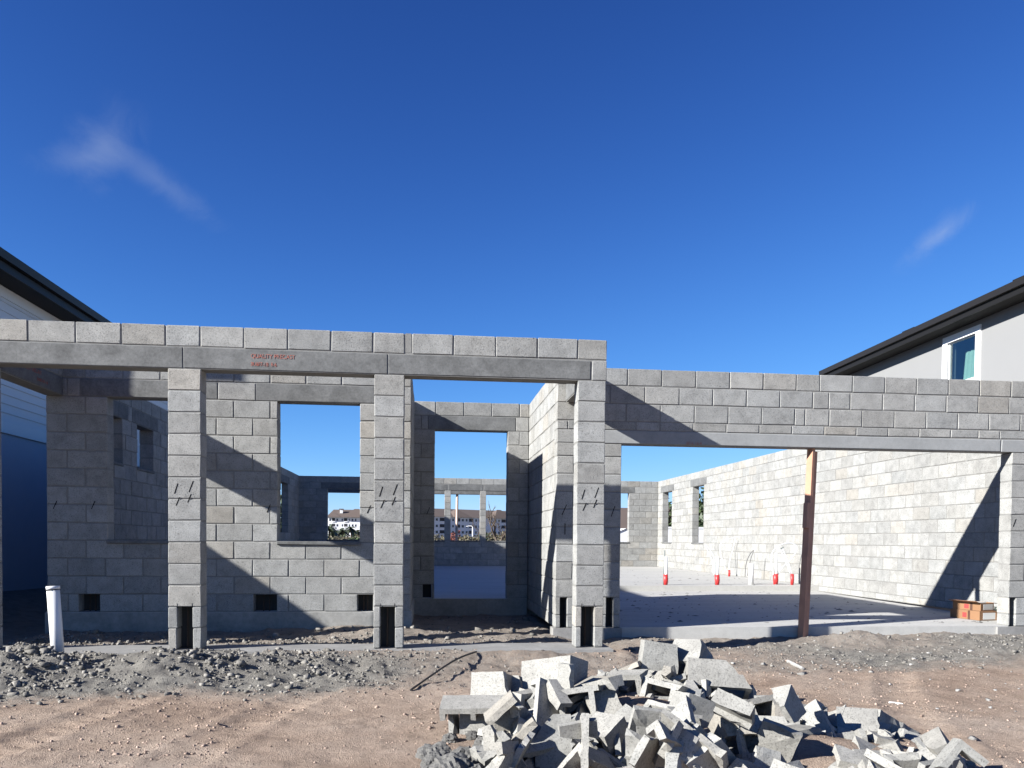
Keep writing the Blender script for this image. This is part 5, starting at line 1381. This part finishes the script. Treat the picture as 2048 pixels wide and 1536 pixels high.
# ------------------------------------------------------------------ behind the house
BARK = plain('bark', (.10, .075, .055), .9, .3, 10); 
def leafmat(name, col):
    m, t, b = mat(name); b.inputs['Roughness'].default_value = .6; col = kc(col)
    g = N(t, 'ShaderNodeNewGeometry')
    t.links.new(ramp(t, g.outputs['Random Per Island'], [(0, tuple(x*.55 for x in col)), (.6, col), (1, tuple(x*1.5 for x in col))]), b.inputs[0]); return m
LEAF = leafmat('leaf_green', (.055, .085, .028)); PALMLEAF = leafmat('palm_green', (.05, .065, .03)); DRY = leafmat('dry_brush', (.15, .13, .075)); REDLEAF = leafmat('red_shrub', (.20, .06, .045))
def leaves(n, c, rad, size, seed, shell=.35):
    r = np.random.RandomState(seed); d = r.normal(size=(n, 3)); d /= np.linalg.norm(d, axis=1)[:, None]
    lump = 1+.28*np.sin(d[:, 0]*5+seed)*np.cos(d[:, 1]*4+seed*.7)+.2*np.sin(d[:, 2]*6+seed)
    rr = (shell+(1-shell)*r.uniform(0, 1, n)**.5)*lump
    p_ = np.array(c)+d*rr[:, None]*np.array(rad)
    a = r.normal(size=(n, 3)); a /= np.linalg.norm(a, axis=1)[:, None]; b = np.cross(a, r.normal(size=(n, 3))); b /= np.linalg.norm(b, axis=1)[:, None]
    s = size*r.uniform(.6, 1.4, n)[:, None]
    v = np.stack([p_-a*s, p_+b*s*.5, p_+a*s, p_-b*s*.5], 1).reshape(-1, 3)
    m = MB(); m.v = [tuple(q) for q in v]; m.f = [tuple(range(4*i, 4*i+4)) for i in range(n)]; return m
def broadleaf(x, y, h, r_, seed, label, m=LEAF, n=1400, leaf=.16):
    e = empty('tree', (x, y, -.35)); tag(e, label, 'tree')
    t_ = MB(); rr = random.Random(seed); t_.tube([(0, 0, 0), (.1, 0, h*.3), (.0, .1, h*.6), (.1, 0, h*.85)], [.16, .12, .08, .03], 8)
    for i in range(6):
        a = i*1.05+rr.random(); t_.tube([(0, 0, h*(.3+.07*i)), (math.cos(a)*r_*.4, math.sin(a)*r_*.4, h*(.5+.06*i)), (math.cos(a)*r_*.75, math.sin(a)*r_*.75, h*(.6+.06*i))], [.07, .045, .02], 6)
    t_.build('trunk', BARK, e, True); leaves(n, (0, 0, h*.66), (r_, r_, h*.36), leaf, seed, .25).build('crown', m, e); return e
def shrub(x, y, z, r_, h, seed, label, m=DRY, n=350, leaf=.3):
    e = empty('shrub', (x, y, -.35)); tag(e, label, 'shrub', 'shrubs behind the house'); rr = random.Random(seed); t_ = MB()
    for i in range(5):
        a = i*1.3; t_.tube([(0, 0, 0), (math.cos(a)*r_*.3, math.sin(a)*r_*.3, h*.5), (math.cos(a)*r_*.6, math.sin(a)*r_*.6, h*.85)], [.05, .035, .015], 5)
    t_.build('stems', BARK, e); leaves(n, (0, 0, h*.55), (r_, r_, h*.5), leaf, seed, .2).build('foliage', m, e); return e
def palm(x, y, h, seed, label):
    e = empty('palm_tree', (x, y, -.35)); tag(e, label, 'palm tree', 'palms in front of the white apartments'); rr = random.Random(seed)
    t_ = MB(); lean = rr.uniform(-.4, .4); t_.tube([(0, 0, 0), (lean*.3, 0, h*.5), (lean, 0, h)], [.28, .2, .17], 8); t_.build('trunk', BARK, e, True)
    f = MB()
    for i in range(26):
        a = rr.uniform(0, 6.28); el = rr.uniform(-.5, 1.3); ln_ = rr.uniform(1.6, 2.6); p0 = Vector((lean, 0, h)); pts = []
        for k in range(7):
            s = k/6; pts.append(p0+Vector((math.cos(a)*math.cos(el)*ln_*s, math.sin(a)*math.cos(el)*ln_*s, math.sin(el)*ln_*s-1.6*s*s)))
        side = Vector((-math.sin(a), math.cos(a), 0))
        for k in range(6):
            w0, w1 = .42*math.sin(math.pi*(k+.3)/6.6), .42*math.sin(math.pi*(k+1.3)/6.6)*(k < 5)
            for s in (-1, 1): f.quad(pts[k], pts[k+1], pts[k+1]+side*s*w1+Vector((0, 0, -.25*w1)), pts[k]+side*s*w0+Vector((0, 0, -.25*w0)))
    f.build('crown', PALMLEAF, e); return e
def bare_tree(base, top, seed, label, r0=.14):
    e = empty('bare_tree', base); tag(e, label, 'tree'); rr = random.Random(seed); tr = MB(); br = MB()
    def grow(p_, d, ln_, r_, lev, m):
        pts = [p_]; dd = d.normalized()
        for i in range(4):
            dd = (dd+Vector((rr.uniform(-.2, .2), rr.uniform(-.2, .2), rr.uniform(-.02, .16)))).normalized(); pts.append(pts[-1]+dd*ln_/4)
        m.tube(pts, [r_*(1-.12*i) for i in range(5)], 6 if lev < 2 else 4, False)
        if lev >= 4: return
        for i in range(3 if lev < 3 else 2):
            a = Vector((rr.uniform(-1, 1), rr.uniform(-1, 1), rr.uniform(.0, .9))); q = pts[rr.choice((2, 3, 4))]
            grow(q, (dd*.8+a*.85), ln_*rr.uniform(.55, .8), r_*.55, lev+1, br)
    grow(Vector((0, 0, 0)), Vector(top)-Vector(base), (Vector(top)-Vector(base)).length*.55, r0, 0, tr)
    tr.build('trunk', BARK, e, True); br.build('branches', BARK, e, True); return e
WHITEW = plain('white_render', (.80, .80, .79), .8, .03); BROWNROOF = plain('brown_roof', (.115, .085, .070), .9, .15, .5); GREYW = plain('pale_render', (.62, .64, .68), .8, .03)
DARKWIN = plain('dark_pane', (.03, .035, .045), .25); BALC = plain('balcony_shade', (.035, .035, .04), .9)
def apartment(name, P0, d, label, wallm, eave, ridge, depth, bays, wins, floors, U0, U1, hips):
    """facade along d from P0; bays and windows given as spans along the facade"""
    d = Vector(d).normalized(); nrm = Vector((d.y, -d.x, 0)); P0 = Vector(P0); base = P0+d*U0
    e = empty(name, (base.x, base.y, -.35)); tag(e, label, 'apartments')
    mt = Matrix.Identity(4)
    for i in range(3): mt[i][0] = d[i]; mt[i][1] = -nrm[i]; mt[i][3] = P0[i]-(e.location[i] if i < 2 else 0)
    mt[2][3] = .35
    def bx_(nm, u0, u1, v0, v1, z0, z1, m, par=None):
        o_ = link(nm, MB().box((u0, v0, z0), (u1, v1, z1)).mesh(nm), m, par or e)
        if par is None: o_.matrix_local = mt
        return o_
    bx_('wall', U0, U1, 0, depth, -.5, eave, wallm)
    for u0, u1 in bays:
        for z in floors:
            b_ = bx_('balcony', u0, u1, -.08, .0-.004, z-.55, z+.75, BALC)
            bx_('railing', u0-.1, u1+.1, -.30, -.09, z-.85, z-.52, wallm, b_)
    for u0, u1 in wins:
        for z in floors:
            f_ = bx_('window', u0, u1, -.05, -.004, z-.5, z+.6, GREYW)
            bx_('pane', u0+.08, u1-.08, -.07, -.052, z-.42, z+.52, DARKWIN, f_)
    def hip(u0, u1, v0, v1, z0, z1, fy=.35):
        o_ = MB(); c0, c1, vm = u0+(u1-u0)*fy, u1-(u1-u0)*fy, (v0+v1)/2
        o_.add([(u0, v0, z0), (u1, v0, z0), (u1, v1, z0), (u0, v1, z0), (c0, vm, z1), (c1, vm, z1)], [(0, 1, 5, 4), (1, 2, 5), (2, 3, 4, 5), (3, 0, 4), (3, 2, 1, 0)])
        q = link('roof', o_.mesh('roof'), BROWNROOF, e); q.matrix_local = mt
    hip(U0-.6, U1+.6, -.9, depth+.9, eave, ridge, .12)
    for u0, u1, z1 in hips: hip(u0, u1, -1.6, depth*.5, eave+.02, z1, .42)
    return e
YA_ = 330
def ua(x): return px(x, 1060, 'Y', YA_).x
def za(y, x=690): return px(x, y, 'Y', YA_).z
apartment('apartment_block', (0, YA_, 0), (1, 0, 0), 'white sunlit apartment block with brown hip roofs, seen through the porch window', WHITEW, za(1034.5), za(1018), 16,
          [(ua(664), ua(670)), (ua(688), ua(694.5))], [(ua(658), ua(662)), (ua(672.5), ua(676.5)), (ua(683), ua(686)), (ua(697), ua(700)), (ua(703), ua(707)), (ua(709.5), ua(713))],
          [za(1040), za(1051), za(1063)], ua(655.5), ua(735), [(ua(653), ua(682), za(1026)), (ua(684), ua(740), za(1017))])
cu = px(684, 1020, 'Y', YA_+6)
ct = empty('roof_cupola', (cu.x, YA_+4, za(1026))); tag(ct, 'small white cupola on the roof of the white apartments', 'cupola')
MB().box((-.6, -.6, 0), (.6, .6, 1.6)).build('cupola_body', WHITEW, ct); MB().box((-.9, -.9, 1.6), (.9, .9, 1.9)).build('cupola_roof', BROWNROOF, ct)
PB0 = px(868, 1060, 'Y', 300); dB = Vector((.86, .51, 0)).normalized(); nB = Vector((dB.y, -dB.x, 0))
def pb_(x, y):
    d = fw + rt*((x-1024)/FPX) - up*((y-768-SY)/FPX); t_ = (PB0-CAM).dot(nB)/d.dot(nB); q = CAM+d*t_; return (q-PB0).dot(dB), q.z
ub = lambda x: pb_(x, 1050)[0]
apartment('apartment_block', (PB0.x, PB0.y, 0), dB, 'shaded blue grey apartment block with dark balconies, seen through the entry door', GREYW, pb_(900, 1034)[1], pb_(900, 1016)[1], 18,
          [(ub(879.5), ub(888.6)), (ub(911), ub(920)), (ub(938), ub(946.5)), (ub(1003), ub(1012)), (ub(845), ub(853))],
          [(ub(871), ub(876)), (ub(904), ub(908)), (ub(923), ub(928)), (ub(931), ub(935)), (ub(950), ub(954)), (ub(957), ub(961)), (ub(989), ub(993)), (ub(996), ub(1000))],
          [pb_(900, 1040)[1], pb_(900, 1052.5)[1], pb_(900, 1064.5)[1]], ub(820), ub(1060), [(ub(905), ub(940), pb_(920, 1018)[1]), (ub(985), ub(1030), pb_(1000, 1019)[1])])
for i, (x, y) in enumerate(((659, 1056), (668, 1066), (683, 1062), (692, 1068), (703, 1057), (714, 1063))):
    q = px(x, y, 'Y', 170+9*i); palm(q.x, q.y, q.z+.35, 40+i, ['leftmost palm before the white apartments', 'second palm from the left before the white apartments', 'third palm from the left before the white apartments', 'fourth palm from the left before the white apartments', 'fifth palm from the left before the white apartments', 'rightmost palm before the white apartments'][i])
sh = [(656, 1074, 110), (664, 1077, 100), (674, 1076, 120), (684, 1075, 105), (695, 1073, 115), (706, 1072, 100), (716, 1070, 110), (871, 1070, 90), (880, 1074, 95), (893, 1073, 85), (908, 1062, 80), (922, 1071, 95), (932, 1068, 85), (942, 1074, 100), (956, 1070, 90), (968, 1068, 80), (980, 1064, 85), (992, 1066, 90), (1004, 1063, 80), (1014, 1066, 95)]
for i, (x, y, Y) in enumerate(sh):
    q = px(x, y, 'Y', Y); red = i == 10
    shrub(q.x, Y, 0, .62*Y/100*1.4, max(.8, q.z+.35), 70+i, ('dry bush %s, behind the house' % ['before the white apartments', 'seen through the entry door'][i > 6]) if not red else 'reddish bush seen through the entry door', REDLEAF if red else (DRY if i % 5 else LEAF), 320, .16*Y/100)
q0, q1 = px(1006, 1082, 'Y', 46), px(975, 1040, 'Y', 46); q0.z = -.35
bare_tree(q0, q0+Vector((-1.5, 0, 2.3)), 5, 'leafless tree with leaning trunk seen through the entry door', .16)
q0 = px(955, 1080, 'Y', 70); q0.z = -.35; bare_tree(q0, q0+Vector((.5, 0, 3.0)), 9, 'slender leafless tree behind the right back post', .10)
# lamp post far behind
q = px(945.5, 1056, 'Y', 150); e = empty('street_lamp', (q.x, 150, -.35)); tag(e, 'white street lamp with curved arm seen through the entry door', 'lamp')
MB().tube([(0, 0, 0), (0, 0, q.z+.35)], .13, 8).build('lamp_post', WHITEW, e)
MB().tube(curve([(0, 0, q.z+.35), (-.15, 0, q.z+.7), (-.6, 0, q.z+.75), (-1.0, 0, q.z+.7)], 5), .09, 6).build('lamp_arm', WHITEW, e)
MB().box((-1.35, -.15, q.z+.62), (-.95, .15, q.z+.76)).build('lamp_head', WHITEW, e)
# prop under the rear beam
a = px(912.5, 1078, 'Y', 19.15); b = px(914.5, 988, 'Y', 19.1); e = empty('timber_prop', (a.x, 19.15, -.12)); tag(e, 'thin pale timber prop under the rear porch beam', 'prop')
MB().tube([(0, 0, 0), (b.x-a.x, -.05, b.z+.12)], .045, 4).build('stud', plain('pale_lumber', (.62, .45, .36), .8), e)
# house far behind on the right, fence, trees
fh = empty('far_house', (22, 60, -.35)); tag(fh, 'far white house with brown roof seen through the back window beside the garage', 'house')
MB().box((-4.5, 0, 0), (9, 9, 1.75)).build('wall', WHITEW, fh)
o_ = MB(); o_.add([(-5, -.6, 1.7), (9.5, -.6, 1.7), (9.5, 9.6, 1.7), (-5, 9.6, 1.7), (-5, 4.5, 4.3), (9.5, 4.5, 4.3)], [(0, 1, 5, 4), (2, 3, 4, 5), (0, 4, 3), (1, 2, 5), (3, 2, 1, 0)]); o_.build('roof', BROWNROOF, fh)
g_ = px(1252, 1066, 'Y', 52)
gb = empty('garden_shed', (g_.x, 52, -.35)); tag(gb, 'small white gabled shed seen through the back window beside the garage', 'shed')
o_ = MB(); w2, h2, h3 = 1.3, 1.6, 2.15; o_.add([(-w2, 0, 0), (w2, 0, 0), (w2, 0, h2), (0, 0, h3), (-w2, 0, h2), (-w2, 2, 0), (w2, 2, 0), (w2, 2, h2), (0, 2, h3), (-w2, 2, h2)], [(0, 1, 2, 3, 4), (9, 8, 7, 6, 5), (0, 5, 6, 1), (1, 6, 7, 2), (4, 9, 5, 0)]); o_.build('wall', WHITEW, gb)
o_ = MB(); o_.add([(-w2-.15, -.1, h2-.05), (0, -.1, h3+.03), (0, 2.1, h3+.03), (-w2-.15, 2.1, h2-.05), (w2+.15, -.1, h2-.05), (w2+.15, 2.1, h2-.05)], [(0, 1, 2, 3), (1, 4, 5, 2)]); o_.build('roof', WHITEW, gb)
fe_ = empty('vinyl_fence', (11, 24, -.35)); tag(fe_, 'white vinyl fence behind the house seen through the right wall windows', 'fence')
for i in range(4):
    MB().box((i*2.4-.06, -.06, 0), (i*2.4+.06, .06, 1.86)).build('post', TRIM, fe_)
    if i < 3:
        for k in range(9): MB().box((i*2.4+.07+k*.252, -.02, .06), (i*2.4+.07+k*.252+.246, .02, 1.74)).build('picket', TRIM, fe_)
        MB().box((i*2.4+.065, -.035, 1.742), (i*2.4+2.335, .035, 1.82)).build('top_rail', TRIM, fe_)
broadleaf(16.9, 31.5, 3.7, 1.3, 3, 'dark leafy tree seen through the nearer right wall window', LEAF, 1800, .15)
broadleaf(-5.9, 36, 3.4, 1.3, 8, 'leafy tree glimpsed through the far window of the left wall', LEAF, 1200, .15)
broadleaf(20.2, 48, 4.5, 1.0, 12, 'small green tree before the far brown roof', LEAF, 700, .14)
